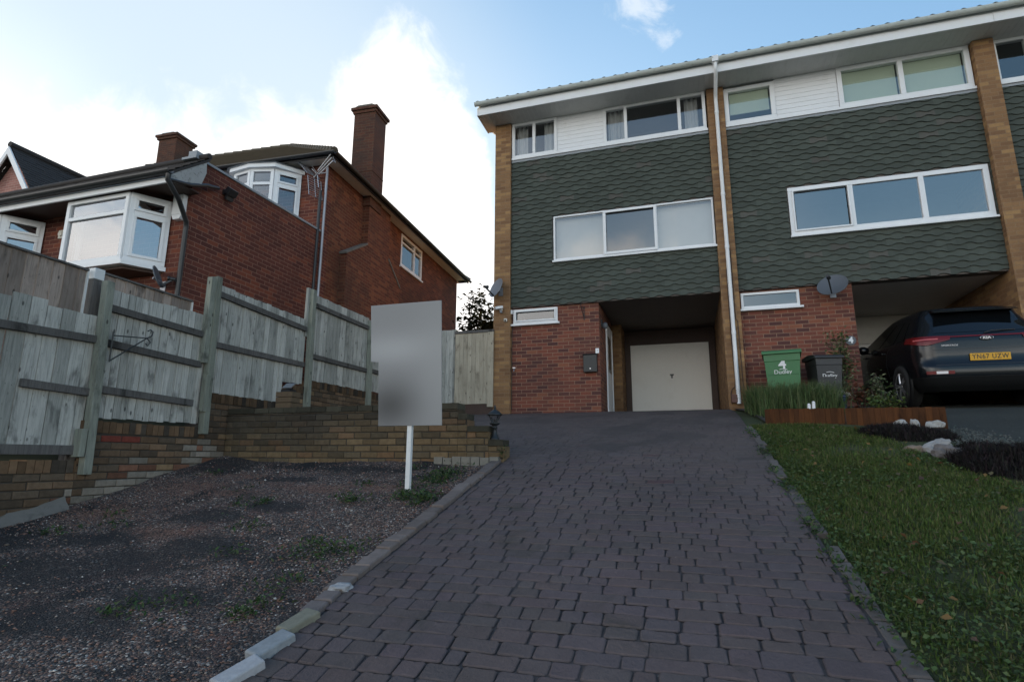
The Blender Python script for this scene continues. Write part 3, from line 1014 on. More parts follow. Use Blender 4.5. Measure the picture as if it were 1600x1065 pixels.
def tiles(parent, x0, x1, z0, z1, holes=()):
    mb = MB()
    nrow = int(math.ceil((z1 - z0) / TR)) + 1
    prof = [(0.0, 0.0), (0.075, 0.0), (0.15, 0.033), (0.225, 0.033), (0.30, 0.0)]
    rr = random.Random(int(abs(x0) * 97 + z0 * 13))
    for r in range(nrow):
        zb = z0 + r * TR
        off = (TP / 2 if r % 2 else 0.0)
        k = math.floor((x0 - off) / TP) - 1
        xx = k * TP + off
        while xx < x1:
            v = rr.uniform(0.86, 1.12)
            col = (0.062 * v, 0.072 * v, 0.060 * v)
            if rr.random() < 0.05:
                col = (0.085 * v, 0.083 * v, 0.072 * v)
            dz = rr.uniform(-0.003, 0.003)
            dy = rr.uniform(-0.0025, 0.0025)
            for (pa, za), (pb, zb_) in zip(prof, prof[1:]):
                a, c = xx + pa, xx + pb
                zla, zlb = zb + za + dz, zb + zb_ + dz
                ca, cb = max(a, x0), min(c, x1)
                if cb - ca < 1e-4:
                    continue
                fa, fb = (ca - a) / (c - a), (cb - a) / (c - a)
                la, lb = zla + (zlb - zla) * fa, zla + (zlb - zla) * fb
                zt = zb + TR + 0.045
                lo_, hi_ = max(la, z0), min(zt, z1)
                segs = [(ca, cb, la, lb)]
                skip = False
                for h in holes:
                    if cb > h[0] and ca < h[1] and max(la, lb) > h[2] - 0.02 and (zb + TR * 0.4) < h[3] and zb + 0.03 > h[2] - 0.03:
                        # clip horizontally against the opening
                        ns = []
                        for s in segs:
                            if s[0] < h[0]:
                                ns.append((s[0], min(s[1], h[0]), s[2], s[3]))
                            if s[1] > h[1]:
                                ns.append((max(s[0], h[1]), s[1], s[2], s[3]))
                        segs = ns
                for sa, sb, l0, l1 in segs:
                    if sb - sa < 1e-4:
                        continue
                    l0, l1 = max(l0, z0), max(l1, z0)
                    t0 = min(zt, z1)
                    for h in holes:
                        if sb > h[0] + 1e-4 and sa < h[1] - 1e-4 and l0 < h[2] and t0 > h[2]:
                            t0 = h[2]
                    if t0 - max(l0, l1) < 0.004:
                        continue
                    yb = FY - 0.036 + dy

                    def yz(z):
                        return yb + 0.030 * (z - zb) / (TR + .045)
                    mb.face([(sa, yz(l0), l0), (sb, yz(l1), l1), (sb, yz(t0), t0), (sa, yz(t0), t0)], col)
                    mb.face([(sa, FY + .0, l0), (sb, FY + .0, l1), (sb, yz(l1), l1), (sa, yz(l0), l0)], col)
            xx += TP
    return mb.build('tile_cladding', M['tile_hanging'], parent)


def weatherboard(parent, x0, x1, z0, z1):
    mb = MB()
    h = 0.10
    z = z0
    while z < z1 - 0.005:
        t = min(z + h, z1)
        mb.prism([(FY + 0.02, z), (FY - 0.011, z), (FY - 0.004, t), (FY + 0.02, t)], 'x', x0, x1)
        z = t
    return mb.build('weatherboard', M['upvc'], parent)


ZS, ZT = 6.66, 7.53      # top windows
ZC = 3.16                # underside of the tile hanging


def pantile_roof(parent, x0, x1):
    """shallow roof of rolled tiles rising from the gutter"""
    mb = MB()
    pitch = radians(17)
    per = 0.235
    n = int((x1 - x0) / per * 8)
    y0, z0 = 10.575, 7.775
    L = 5.4
    rows = 15
    def prof(x):
        t = (x / per) % 1.0
        return 0.034 * (max(0, cos((t - .5) * 2 * pi)) ** 1.2)
    for r in range(rows):
        s0, s1 = L * r / rows, L * (r + 1) / rows + 0.03
        for i in range(n):
            xa, xb = x0 + (x1 - x0) * i / n, x0 + (x1 - x0) * (i + 1) / n
            q = []
            for xx, s, up in ((xa, s0, .02), (xb, s0, .02), (xb, s1, 0), (xa, s1, 0)):
                q.append((xx, y0 + s * cos(pitch) - up * sin(pitch), z0 + s * sin(pitch) + up + prof(xx)))
            mb.face(q, smooth=False)
            if r == 0:
                mb.face([(xa, y0, z0 - .02), (xb, y0, z0 - .02), q[1], q[0]])
    # back slope closes the roof
    yr, zr = y0 + L * cos(pitch), z0 + L * sin(pitch)
    mb.face([(x0, yr, zr + .03), (x1, yr, zr + .03), (x1, yr + L * cos(pitch), z0), (x0, yr + L * cos(pitch), z0)])
    r_ = mb.build('roof', M['roof_dark'], parent)
    return r_


def eaves(parent, x0, x1, left_end=False):
    s = MB()
    n = int((x1 - x0) / 0.1)
    for i in range(n):     # tongued soffit boards running front to back
        a, c = x0 + (x1 - x0) * i / n, x0 + (x1 - x0) * (i + 1) / n
        s.prism([(a, 7.53), (a + .006, 7.525), (c - .006, 7.525), (c, 7.53), (c, 7.545), (a, 7.545)], 'y', 10.70, 11.40)
    so = s.build('soffit', M['soffit_board'], parent)
    f = MB()
    f.box(x0, x1, 10.66, 10.698, 7.515, 7.70)
    f.box(x0, x1, 10.662, 10.69, 7.70, 7.80)
    f.build('fascia', M['upvc'], parent, 0.004)
    g = MB()
    pr = [(10.585 + 0.058 * cos(t), 7.775 + 0.075 * sin(t)) for t in np.linspace(0, -pi, 11)]
    pin = [(10.585 + 0.052 * cos(t), 7.777 + 0.069 * sin(t)) for t in np.linspace(-pi, 0, 11)]
    g.prism(pr + pin, 'x', x0 - (0.05 if left_end else 0), x1)
    gt = g.build('gutter', M['gutter_grey'], parent)
    b_ = MB()
    x = x0 + 0.35
    while x < x1:
        q = [(10.585 + 0.066 * cos(t), 7.775 + 0.083 * sin(t)) for t in np.linspace(0, -pi, 9)]
        qi = [(10.585 + 0.0585 * cos(t), 7.775 + 0.0755 * sin(t)) for t in np.linspace(-pi, 0, 9)]
        b_ = MB()
        b_.prism(q + qi, 'x', x, x + 0.035)
        b_.build('gutter_bracket', M['gutter_grey'], gt)
        x += 0.92
    if left_end:
        e = MB()
        e.prism([(10.585 + 0.06 * cos(t), 7.775 + 0.077 * sin(t)) for t in np.linspace(0, -pi, 11)], 'x', x0 - .056, x0 - .05)
        e.build('stop_end', M['gutter_grey'], gt)
        v = MB()   # boxed verge
        v.prism([(10.66, 7.70), (10.66, 7.515), (11.40, 7.515), (11.40, 7.62), (15.9, 9.03), (15.9, 9.22)], 'x', x0 - .03, x0 - .002)
        v.build('bargeboard', M['upvc'], parent)


def garage_door(parent, x0, x1, z0, z1, y, fr='timber_brown'):
    d = MB()
    d.box(x0, x1, y, y + 0.04, z0, z1)
    w = (x1 - x0)
    nx = 14
    for i in range(nx):       # pressed vertical ribs with a plain border
        a = x0 + .06 + (w - .12) * i / nx
        d.box(a + 0.012, a + (w - .12) / nx - 0.012, y - 0.005, y, z0 + .06, (z0 + z1) / 2 - .02)
        d.box(a + 0.012, a + (w - .12) / nx - 0.012, y - 0.005, y, (z0 + z1) / 2 + .02, z1 - .06)
    o = d.build('garage_door', M['garage_white'], parent, 0.003)
    h = MB()
    xc, zc = (x0 + x1) / 2 + .04, z0 + (z1 - z0) * 0.56
    h.box(xc - .045, xc + .045, y - .03, y - .006, zc + .015, zc + .05)
    h.box(xc - .02, xc + .02, y - .022, y - .006, zc - .05, zc + .015)
    h.tube([(xc, y - .03, zc - .02), (xc, y - .05, zc - .02)], 0.014, 8)
    h.build('handle', M['black_plastic'], o)
    f = MB()
    f.box(x0 - .14, x0 - .004, y - .02, y + .06, z0, z1 + .34)
    f.box(x1 + .004, x1 + .14, y - .02, y + .06, z0, z1 + .34)
    f.box(x0 - .004, x1 + .004, y - .02, y + .06, z1 + .004, z1 + .34)
    f.build('door_frame', M[fr], parent, 0.004)
    return o


# ================= end house =================
h1 = thing('town_house', (-1.4, 11.25, BASE), 'end town house of the terrace with a pale dish on its left pillar', 'house', 'town houses of the terrace')
mb = MB()
wall_y(mb, -3.51, -1.64, BASE - .3, ZC - 0.005, WY, WY + .22, [(-3.47, -2.50, 2.80, 3.135)])
mb.box(-1.86, -1.64, WY + .22, 12.25, BASE - .3, ZC + .02)
mb.box(-1.86, -1.64, 12.25, 13.22, 2.95, ZC + .02)
mb.build('front_wall', M['brick_terrace'], h1)
mb = MB()
mb.box(-1.86, -1.44, 13.50, 14.4, BASE - .3, ZC + .02)
mb.build('porch_wall', M['brick_buff'], h1)
mb = MB()
mb.box(-3.88, -3.512, 11.17, 18.0, BASE - .3, 7.52)
mb.build('gable_wall', M['brick_buff'], h1)
mb = MB()
mb.box(0.73, 1.055, 11.17, 18.0, BASE - .3, 7.52)
mb.build('party_wall', M['brick_buff'], h1)
tiles(h1, -3.508, 0.726, ZC, ZS - .05, [(-2.58, 0.726, 4.09, 5.16)])
mb = MB()
wall_y(mb, -3.508, 0.726, ZC + .001, ZS - .06, FY + .002, FY + .2, [(-2.56, 0.715, 4.10, 5.14)])
mb.build('backing_wall', M['soffit_dark'], h1)
weatherboard(h1, -2.448, -1.422, ZS - .03, ZT)
mb = MB()
mb.box(-3.5, 0.72, FY - .055, FY + .02, ZS - .053, ZS - .002)
mb.build('sill_strip', M['upvc'], h1, .004)
mb = MB()
mb.box(-3.5, 0.72, FY - .030, FY + .02, ZS - .105, ZS - .055)
mb.build('flashing', M['lead'], h1)
window_y(h1, -3.50, -2.45, ZS, ZT - .006, (-2.985,), 0.065, gl='glass_top', curtains=((-3.42, -3.16), (-2.78, -2.5)), sill=0.0)
window_y(h1, -1.42, 0.70, ZS, ZT - .006, (-0.94, 0.17), 0.065, gl='glass_top', curtains=((-1.33, -0.99), (0.28, 0.55)), sill=0.0)
window_y(h1, -2.555, 0.71, 4.135, 5.135, (-1.475, -0.40), 0.035, gl='glass_net', casements=(1,), sill=0.02, rm='room', ct=0.052)
for a_, c_ in ((-2.52, -1.50), (-0.38, 0.68)):
    mb = MB()
    mb.box(a_, c_, FY + .12, FY + .125, 4.17, 5.10)
    mb.build('roller_blind', M['curtain'], h1)
window_y(h1, -3.47, -2.50, 2.815, 3.13, (), 0.055, y=WY, gl='glass_net', casements=(0,), sill=0.04, silldrop=0.05)
# porch: ceiling, back wall, garage door, front door
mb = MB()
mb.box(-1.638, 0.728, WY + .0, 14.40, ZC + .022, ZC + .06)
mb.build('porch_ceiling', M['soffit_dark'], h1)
mb = MB()
wall_y(mb, -1.44, 0.728, BASE - .3, ZC + .02, 14.30, 14.40, [(-1.30, 0.62, BASE - .3, 2.82)])
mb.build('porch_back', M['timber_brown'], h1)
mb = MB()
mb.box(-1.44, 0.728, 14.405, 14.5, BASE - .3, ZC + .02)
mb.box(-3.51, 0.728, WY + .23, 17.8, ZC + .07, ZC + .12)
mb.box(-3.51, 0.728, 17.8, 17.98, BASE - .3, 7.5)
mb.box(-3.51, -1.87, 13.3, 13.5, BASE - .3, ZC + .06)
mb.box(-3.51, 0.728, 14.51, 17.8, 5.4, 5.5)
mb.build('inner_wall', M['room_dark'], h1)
garage_door(h1, -1.30, 0.565, 0.96, 2.80, 14.28)
d = MB()
d.box(-1.655, -1.615, 12.25, 12.32, 0.95, 2.95)
d.box(-1.655, -1.615, 13.15, 13.22, 0.95, 2.95)
d.box(-1.655, -1.615, 12.32, 13.15, 2.88, 2.95)
d.box(-1.66, -1.63, 12.32, 13.15, 0.95, 2.88)
fd = d.build('front_door', M['upvc'], h1, 0.004)
d = MB()
d.box(-1.63, -1.625, 12.45, 13.02, 1.9, 2.7)
d.build('pane', M['glass'], fd)
d = MB()
d.tube([(-1.63, 12.38, 1.9), (-1.58, 12.38, 1.9), (-1.58, 12.50, 1.9)], 0.012, 8)
d.box(-1.632, -1.622, 12.36, 12.40, 1.78, 2.02)
d.build('handle', M['alu'], fd)
eaves(h1, -4.12, 0.893, True)
pantile_roof(h1, -4.15, 0.893)
mb = MB()     # downpipe with swan neck
mb.tube([(0.90, 10.585, 7.72), (0.90, 10.585, 7.58), (0.90, 10.62, 7.50), (0.90, 11.06, 7.30), (0.90, 11.12, 7.20), (0.90, 11.12, 1.0)], 0.037, 12)
for z in (6.9, 5.1, 4.0, 2.3):
    mb.tube([(0.90, 11.12, z), (0.90, 11.12, z + .06)], 0.043, 12)
mb.box(.84, .96, 10.525, 10.645, 7.68, 7.80)
mb.build('downpipe', M['upvc'], h1)
mb = MB()     # cable and its junction box
mb.tube([(0.86, 11.155, 3.6), (0.855, 11.155, 2.2), (0.87, 11.155, 1.45), (0.86, 11.155, 1.32), (0.80, 11.155, 1.27), (0.78, 11.155, 1.2), (0.78, 11.155, 1.0)], 0.009, 6)
mb.tube([(0.955, 11.16, 4.0), (0.957, 11.16, 2.6), (0.99, 11.16, 2.55), (1.0, 11.16, 1.2)], 0.007, 6)
mb.build('cable', M['timber_brown'], h1)
mb = MB()
mb.box(.775, .915, 11.09, 11.168, 1.02, 1.17)
mb.build('meter_box', M['red_box'], h1, 0.006)

# ================= middle house =================
h2 = thing('town_house', (3.2, 11.25, BASE), 'middle town house of the terrace, above the bins and the black car', 'house', 'town houses of the terrace')
mb = MB()
wall_y(mb, 1.058, 2.98, BASE - .3, ZC - .005, WY, WY + .22, [(1.085, 2.10, 2.79, 3.12)])
mb.box(2.76, 2.98, WY + .22, 14.4, BASE - .3, ZC + .02)
mb.build('front_wall', M['brick_terrace'], h2)
mb = MB()
mb.box(5.345, 5.665, 11.12, 18.0, BASE - .3, 7.52)
mb.build('party_wall', M['brick_buff'], h2)
tiles(h2, 1.059, 5.341, ZC, ZS - .05, [(2.05, 5.32, 4.11, 5.15)])
mb = MB()
wall_y(mb, 1.059, 5.341, ZC + .001, ZS - .06, FY + .002, FY + .2, [(2.07, 5.30, 4.12, 5.14)])
mb.build('backing_wall', M['soffit_dark'], h2)
weatherboard(h2, 2.025, 3.135, ZS - .03, ZT)
mb = MB()
mb.box(1.06, 5.34, FY - .055, FY + .02, ZS - .053, ZS - .002)
mb.build('sill_strip', M['upvc'], h2, .004)
mb = MB()
mb.box(1.06, 5.34, FY - .030, FY + .02, ZS - .105, ZS - .055)
mb.build('flashing', M['lead'], h2)
window_y(h2, 1.065, 2.02, ZS, ZT - .05, (), 0.085, gl='glass_top', blinds={0: 0.55}, sill=0.0)
window_y(h2, 3.14, 5.325, ZS, ZT - .006, (4.215,), 0.085, gl='glass_top', blinds={0: 0.98, 1: 0.98}, sill=0.0)
window_y(h2, 2.07, 5.30, 4.165, 5.13, (3.13, 4.27), 0.085, gl='glass', casements=(0,), sill=0.02)
window_y(h2, 1.085, 2.10, 2.81, 3.115, (), 0.045, y=WY, gl='glass_net', sill=0.05)
mb = MB()
mb.box(2.982, 5.343, WY, 14.40, ZC + .022, ZC + .06)
mb.build('porch_ceiling', M['soffit_board'], h2)
mb = MB()
wall_y(mb, 2.982, 5.343, BASE - .3, ZC + .02, 14.30, 14.40, [(3.3, 5.25, BASE - .3, 2.75)])
mb.build('porch_back', M['cream_paint'], h2)
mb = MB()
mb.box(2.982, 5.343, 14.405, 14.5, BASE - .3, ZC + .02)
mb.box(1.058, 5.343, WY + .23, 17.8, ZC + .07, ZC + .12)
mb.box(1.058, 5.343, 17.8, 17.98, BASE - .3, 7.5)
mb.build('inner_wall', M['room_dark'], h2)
garage_door(h2, 3.12, 5.2, 0.98, 2.55, 14.27, 'cream_paint')
eaves(h2, 0.897, 5.50)
pantile_roof(h2, 0.897, 5.50)

# ================= right-hand house =================
h3 = thing('town_house', (7.8, 11.25, BASE), 'town house cut off by the right edge, a strip of tiles in view', 'house', 'town houses of the terrace')
mb = MB()
wall_y(mb, 5.668, 7.6, BASE - .3, ZC - .005, WY, WY + .22)
mb.build('front_wall', M['brick_terrace'], h3)
mb = MB()
mb.box(9.95, 10.27, 11.12, 18.0, BASE - .3, 7.52)
mb.build('party_wall', M['brick_buff'], h3)
tiles(h3, 5.669, 9.946, ZC, ZS - .05)
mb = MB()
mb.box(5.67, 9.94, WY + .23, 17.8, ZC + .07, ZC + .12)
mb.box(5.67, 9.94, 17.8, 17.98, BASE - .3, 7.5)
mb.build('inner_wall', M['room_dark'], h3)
mb = MB()
mb.box(5.669, 9.946, FY + .002, FY + .2, ZC + .001, ZS - .06)
mb.build('backing_wall', M['soffit_dark'], h3)
mb = MB()
mb.box(7.6, 9.946, 14.2, 14.3, BASE - .3, ZC)
mb.build('porch_back', M['soffit_dark'], h3)
weatherboard(h3, 7.82, 9.9, ZS - .03, ZT)
mb = MB()
mb.box(5.67, 9.94, FY - .055, FY + .02, ZS - .053, ZS - .002)
mb.build('sill_strip', M['upvc'], h3, .004)
mb = MB()
mb.box(5.67, 9.94, FY - .030, FY + .02, ZS - .105, ZS - .055)
mb.build('flashing', M['lead'], h3)
window_y(h3, 5.675, 7.8, ZS, ZT - .006, (6.20,), 0.065, gl='glass_top', sill=0.0, rm='room_dark')
eaves(h3, 5.504, 10.4)
pantile_roof(h3, 5.504, 10.4)

# ------------------------------------------------------------------ big brick house on the left
LX = -7.2
lh = thing('brick_house', (-7.2, 6.32, 0.6), 'red brick house on the left with bay windows, flat-roofed front extension and a tall chimney', 'house')
# front extension
mb = MB()
mb.box(-13.0, LX, 6.32, 6.54, 0.2, 4.16)
mb.prism([(6.54, 0.2), (9.58, 0.2), (9.58, 4.66), (6.40, 4.62), (6.40, 4.16), (6.54, 4.16)], 'x', LX - .22, LX)
mb.build('extension_wall', M['brick_house'], lh)
mb = MB()
mb.prism([(6.30, 4.622), (9.62, 4.662), (9.62, 4.70), (6.30, 4.66)], 'x', LX - .26, LX + .025)
mb.box(-12.8, LX - .261, 6.60, 9.6, 4.50, 4.60)
mb.box(LX - .14, LX + .02, 6.31, 6.55, 4.665, 4.75)
fr = mb.build('flat_roof', M['lead'], lh)
# lean-to tiled strip over the bays
mb = MB()
rows = 6
y0, z0, y1, z1 = 5.70, 4.03, 6.42, 4.63
for r in range(rows):
    f0, f1 = r / rows, (r + 1) / rows
    ya, za, yb, zb = y0 + (y1 - y0) * f0, z0 + (z1 - z0) * f0, y0 + (y1 - y0) * f1, z0 + (z1 - z0) * f1
    x = -13.2
    k = 0
    while x < -7.01:
        w = 0.165
        xa, xb = x + (0.08 if r % 2 else 0), min(x + w + (0.08 if r % 2 else 0), -6.995)
        e = random.uniform(-.004, .004)
        if xb > xa:
            mb.face([(xa, ya, za + .03 + e), (xb, ya, za + .03 + e), (xb, yb, zb + .012), (xa, yb, zb + .012)])
            mb.face([(xa, ya, za + .005), (xb, ya, za + .005), (xb, ya, za + .03 + e), (xa, ya, za + .03 + e)])
        x += w
mb.prism([(y0, z0), (y1, z1), (y1, z1 - .05), (y0, z0 - .05)], 'x', -13.2, -7.0)
mb.tube([(-13.2, 6.40, 4.65), (-7.0, 6.40, 4.66)], 0.05, 8)
mb.build('lean_to_roof', M['roof_dark'], lh)
mb = MB()      # white verge and fascia
mb.prism([(5.74, 3.93), (5.74, 4.00), (6.36, 4.55), (6.38, 4.36), (6.31, 4.14)], 'x', -7.03, -7.005)
mb.build('verge_board', M['peeling'], lh)
mb = MB()
mb.box(-13.2, -7.03, 5.745, 5.775, 3.90, 3.995)
mb.build('fascia', M['upvc'], lh)
mb = MB()
mb.box(-13.2, -7.03, 5.775, 6.318, 3.985, 4.0)
mb.build('soffit', M['timber_brown'], lh)
mb = MB()
pr = [(5.68 + .06 * cos(t), 4.045 + .06 * sin(t)) for t in np.linspace(0, -pi, 9)]
mb.prism(pr + [(5.68 + .052 * cos(t), 4.046 + .052 * sin(t)) for t in np.linspace(-pi, 0, 9)], 'x', -13.2, -6.90)
mb.tube([(-6.95, 5.69, 4.0), (-6.95, 5.69, 3.90), (-7.0, 5.95, 3.72), (-7.13, 6.24, 3.50), (-7.15, 6.26, 3.40), (-7.15, 6.26, 0.9)], 0.036, 10)
mb.tube([(-6.97, 5.72, 3.92), (-6.99, 6.1, 4.02), (-7.06, 6.45, 4.20), (-7.13, 6.75, 4.30)], 0.03, 8)
mb.build('gutter', M['black_plastic'], lh)


def bay(parent, outline, z0, z1, transom=None, dark_top=None, roofz=None, ft=0.065, gl='glass_net', nx=None):
    """canted bay: outline is a list of (x,y) in plan, facets between; white frames, panes, board below and lid"""
    mb = MB()
    gm = MB()
    n = len(outline) - 1
    for i in range(n):
        (xa, ya), (xb, yb) = outline[i], outline[i + 1]
        L = sqrt((xb - xa) ** 2 + (yb - ya) ** 2)
        ang = math.atan2(yb - ya, xb - xa)
        Mx = Matrix.Translation((xa, ya, 0)) @ Matrix.Rotation(ang, 4, 'Z')
        nn = [0, L] if not nx or i not in nx else [0] + [q * L for q in nx[i]] + [L]

        def bb(*a_):
            mb.box(*a_, M=Mx)
        bb(0, L, -.035, .035, z0, z0 + ft)
        bb(0, L, -.035, .035, z1 - ft, z1)
        for q in nn:
            q = min(max(q, ft / 2), L - ft / 2)
            bb(q - ft / 2, q + ft / 2, -.035, .035, z0 + ft, z1 - ft)
        if transom is not None:
            for a_, b_ in zip(nn, nn[1:]):
                bb(a_ + ft, b_ - ft, -.033, .033, transom - ft * .45, transom + ft * .45)
        # opening lights: raised inner frames on the side facets
        if n >= 3 and i in (0, n - 1):
            for (c0, c1) in ([(z0 + ft, transom - ft * .45), (transom + ft * .45, z1 - ft)] if transom else [(z0 + ft, z1 - ft)]):
                a_, b_ = ft * .9, L - ft * .9
                t = .045
                bb(a_, b_, -.05, -.03, c0, c0 + t)
                bb(a_, b_, -.05, -.03, c1 - t, c1)
                bb(a_, a_ + t, -.05, -.03, c0 + t, c1 - t)
                bb(b_ - t, b_, -.05, -.03, c0 + t, c1 - t)
        q = [Mx @ Vector(v) for v in ((ft / 2, 0, z0 + ft), (L - ft / 2, 0, z0 + ft), (L - ft / 2, 0, z1 - ft), (ft / 2, 0, z1 - ft))]
        gm.face(q)
    w = mb.build('bay_window', M['upvc'], parent, 0.004)
    gm.build('pane', M[gl], w)
    # sill board and underside
    s = MB()
    cx = sum(p_[0] for p_ in outline) / len(outline)
    cy = max(p_[1] for p_ in outline)
    def grow(k):
        r_ = []
        for x_, y_ in outline:
            dx, dy = x_ - cx, y_ - cy
            r_.append((cx + dx * (1 + k / max(.3, abs(dx) + .001) * .8 if abs(dx) > .05 else 1), y_ - (k if y_ < cy - .01 else 0)))
        return r_
    o2 = grow(0.05)
    s.prism(o2, 'z', z0 - .07, z0 - .002)
    s.build('sill', M['upvc'], w)
    s = MB()
    s.prism(grow(-.05), 'z', z0 - .11, z0 - .072)
    s.build('base', M['timber_brown'], w)
    # room seen through the glass
    r_ = MB()
    xs_ = [p_[0] for p_ in outline]
    xa, xb = min(xs_), max(xs_)
    r_.face([(xa, cy + .22, z0), (xb, cy + .22, z0), (xb, cy + .22, z1), (xa, cy + .22, z1)])
    r_.build('net_curtain', M['curtain'], w)
    return w, grow


bay(lh, [(-9.42, 6.315), (-9.10, 5.86), (-7.83, 5.86), (-7.545, 6.315)], 2.84, 3.905, 3.60, gl='glass_bay')
bay(lh, [(-12.3, 6.315), (-12.05, 5.86), (-10.62, 5.86), (-10.32, 6.315)], 2.84, 3.905, 3.60, gl='glass_bay')

# main block, turned a little against the street; drawn in its own frame (origin at front right corner) and moved
RL = Matrix.Translation((-7.2, 9.6, 0)) @ Matrix.Rotation(radians(3.3), 4, 'Z')
EZ = 6.27
mb = MB()
mb.box(-14, 0, 0, .22, 0.3, EZ)
mb.box(-14, 0, 8.26, 8.48, 0.3, EZ)
mb.box(-14, -13.78, .22, 8.26, 0.3, EZ)
mb.xf(RL).build('front_wall', M['brick_house'], lh)
mb = MB()
for (a, c, z0, z1) in ((0.22, 3.80, .3, EZ), (5.28, 8.26, .3, EZ), (3.80, 5.28, .3, 5.24), (3.80, 5.28, 6.19, EZ)):
    mb.box(-.22, -.001, a, c, z0, z1)
mb.xf(RL).build('side_wall', M['brick_side'], lh)
mb = MB()      # chimney breast with sloping shoulder
mb.prism([(1.62, 4.99), (1.62, 6.25), (2.75, 6.25), (2.75, 4.99), (3.45, 4.47), (3.45, .3), (0.74, .3), (0.74, 4.47)], 'x', .0, .17)
mb.xf(RL).build('chimney_breast', M['brick_side'], lh)
mb = MB()
mb.prism([(0.70, 4.46), (1.62, 5.00), (1.62, 5.05), (0.68, 4.50)], 'x', -.0, .19)
mb.prism([(2.75, 5.05), (3.49, 4.50), (3.47, 4.46), (2.75, 5.0)], 'x', -.0, .19)
mb.xf(RL).build('chimney_shoulder', M['concrete'], lh)
mb = MB()
mb.box(-.38, .20, 1.58, 2.16, 6.0, 8.54)
mb.box(-.41, .23, 1.55, 2.19, 8.54, 8.615)
mb.box(-.45, .27, 1.51, 2.23, 8.615, 8.69)
mb.box(-.39, .21, 1.57, 2.17, 6.92, 6.94)
st = mb.xf(RL).build('chimney', M['brick_stack'], lh)
mb = MB()
mb.prism([(-.42, 8.69), (.24, 8.69), (.1, 8.76), (-.28, 8.76)], 'y', 1.55, 2.2)
mb.box(-.2, .05, 1.75, 2.05, 8.76, 8.82)
mb.xf(RL).build('flaunching', M['concrete'], st)
mb = MB()
mb.box(-9.22, -8.50, 4.05, 4.75, 8.6, 10.52)
mb.box(-9.27, -8.45, 4.0, 4.80, 10.52, 10.60)
mb.box(-9.31, -8.41, 3.96, 4.84, 10.60, 10.68)
st = mb.xf(RL).build('chimney', M['brick_stack'], lh)
mb = MB()
mb.prism([(-9.27, 10.68), (-8.45, 10.68), (-8.65, 10.75), (-9.07, 10.75)], 'y', 4.02, 4.78)
mb.xf(RL).build('flaunching', M['concrete'], st)


def tiled_plane(mb, a, b_, c, d, rows, cols, lift=.02, th=.022, jit=.004):
    """a,b lower edge, d,c upper edge; tiles as stepped, slightly uneven courses"""
    a, b_, c, d = Vector(a), Vector(b_), Vector(c), Vector(d)
    nrm = (b_ - a).cross(d - a).normalized()
    rr = random.Random(5)
    for r in range(rows):
        f0, f1 = r / rows, min(1, (r + 1) / rows)
        l0, r0, l1, r1 = a.lerp(d, f0), b_.lerp(c, f0), a.lerp(d, f1), b_.lerp(c, f1)
        n = max(1, int(cols * (r1 - l1).length / max((b_ - a).length, .01)))
        for k in range(n):
            g0, g1 = k / n, (k + 1) / n
            e = nrm * (lift + rr.uniform(-jit, jit))
            p0, p1 = l0.lerp(r0, g0), l0.lerp(r0, g1)
            q1, q0 = l1.lerp(r1, g1), l1.lerp(r1, g0)
            mb.face([p0 + e + nrm * th, p1 + e + nrm * th, q1 + e, q0 + e])
            mb.face([p0, p1, p1 + e + nrm * th, p0 + e + nrm * th])


ex0, ex1, ey0, ey1, ez = -14.3, .36, -.34, 8.82, 6.30
ry, rz_, rx1, rx0 = 4.24, 9.68, -4.2, -9.8
mb = MB()
tiled_plane(mb, (ex0, ey0, ez), (ex1, ey0, ez), (rx1, ry, rz_), (rx0, ry, rz_), 24, 62)
tiled_plane(mb, (ex1, ey0, ez), (ex1, ey1, ez), (rx1, ry, rz_), (rx1, ry, rz_), 24, 40)
tiled_plane(mb, (ex1, ey1, ez), (ex0, ey1, ez), (rx0, ry, rz_), (rx1, ry, rz_), 8, 30)
tiled_plane(mb, (ex0, ey1, ez), (ex0, ey0, ez), (rx0, ry, rz_), (rx0, ry, rz_), 8, 20)
for q, w in (((rx0, ry, rz_), (rx1, ry, rz_)), ((ex1, ey0, ez), (rx1, ry, rz_)), ((ex1, ey1, ez), (rx1, ry, rz_))):
    q, w = Vector(q), Vector(w)
    L = (w - q).length
    nseg = int(L / .35)
    for k in range(nseg):
        a_, c_ = q.lerp(w, k / nseg), q.lerp(w, (k + 1) / nseg)
        mb.tube([a_ + Vector((0, 0, .05)), c_ + Vector((0, 0, .035))], [.085, .075], 8)
rf = mb.xf(RL).build('roof', M['roof_moss'], lh)
mb = MB()
mb.box(.002, .31, -.30, 8.78, 6.255, 6.275)
mb.box(-14.2, 0.0, -.30, -.002, 6.255, 6.275)
mb.box(-14.2, .31, 8.484, 8.78, 6.255, 6.275)
mb.xf(RL).build('soffit', M['cream_paint'], lh)
mb = MB()
mb.box(.312, .335, -.32, 8.80, 6.22, 6.33)
mb.box(-14.2, .312, -.325, -.302, 6.22, 6.33)
pr = [(.39 + .055 * cos(t), 6.31 + .055 * sin(t)) for t in np.linspace(0, -pi, 9)] + [(.39 + .047 * cos(t), 6.312 + .047 * sin(t)) for t in np.linspace(-pi, 0, 9)]
mb.prism(pr, 'y', -.36, 8.86)
pr = [(-.38 + .055 * cos(t), 6.31 + .055 * sin(t)) for t in np.linspace(0, -pi, 9)] + [(-.38 + .047 * cos(t), 6.312 + .047 * sin(t)) for t in np.linspace(-pi, 0, 9)]
mb.prism(pr, 'x', -14.2, .40)
mb.xf(RL).build('gutter', M['black_plastic'], lh)
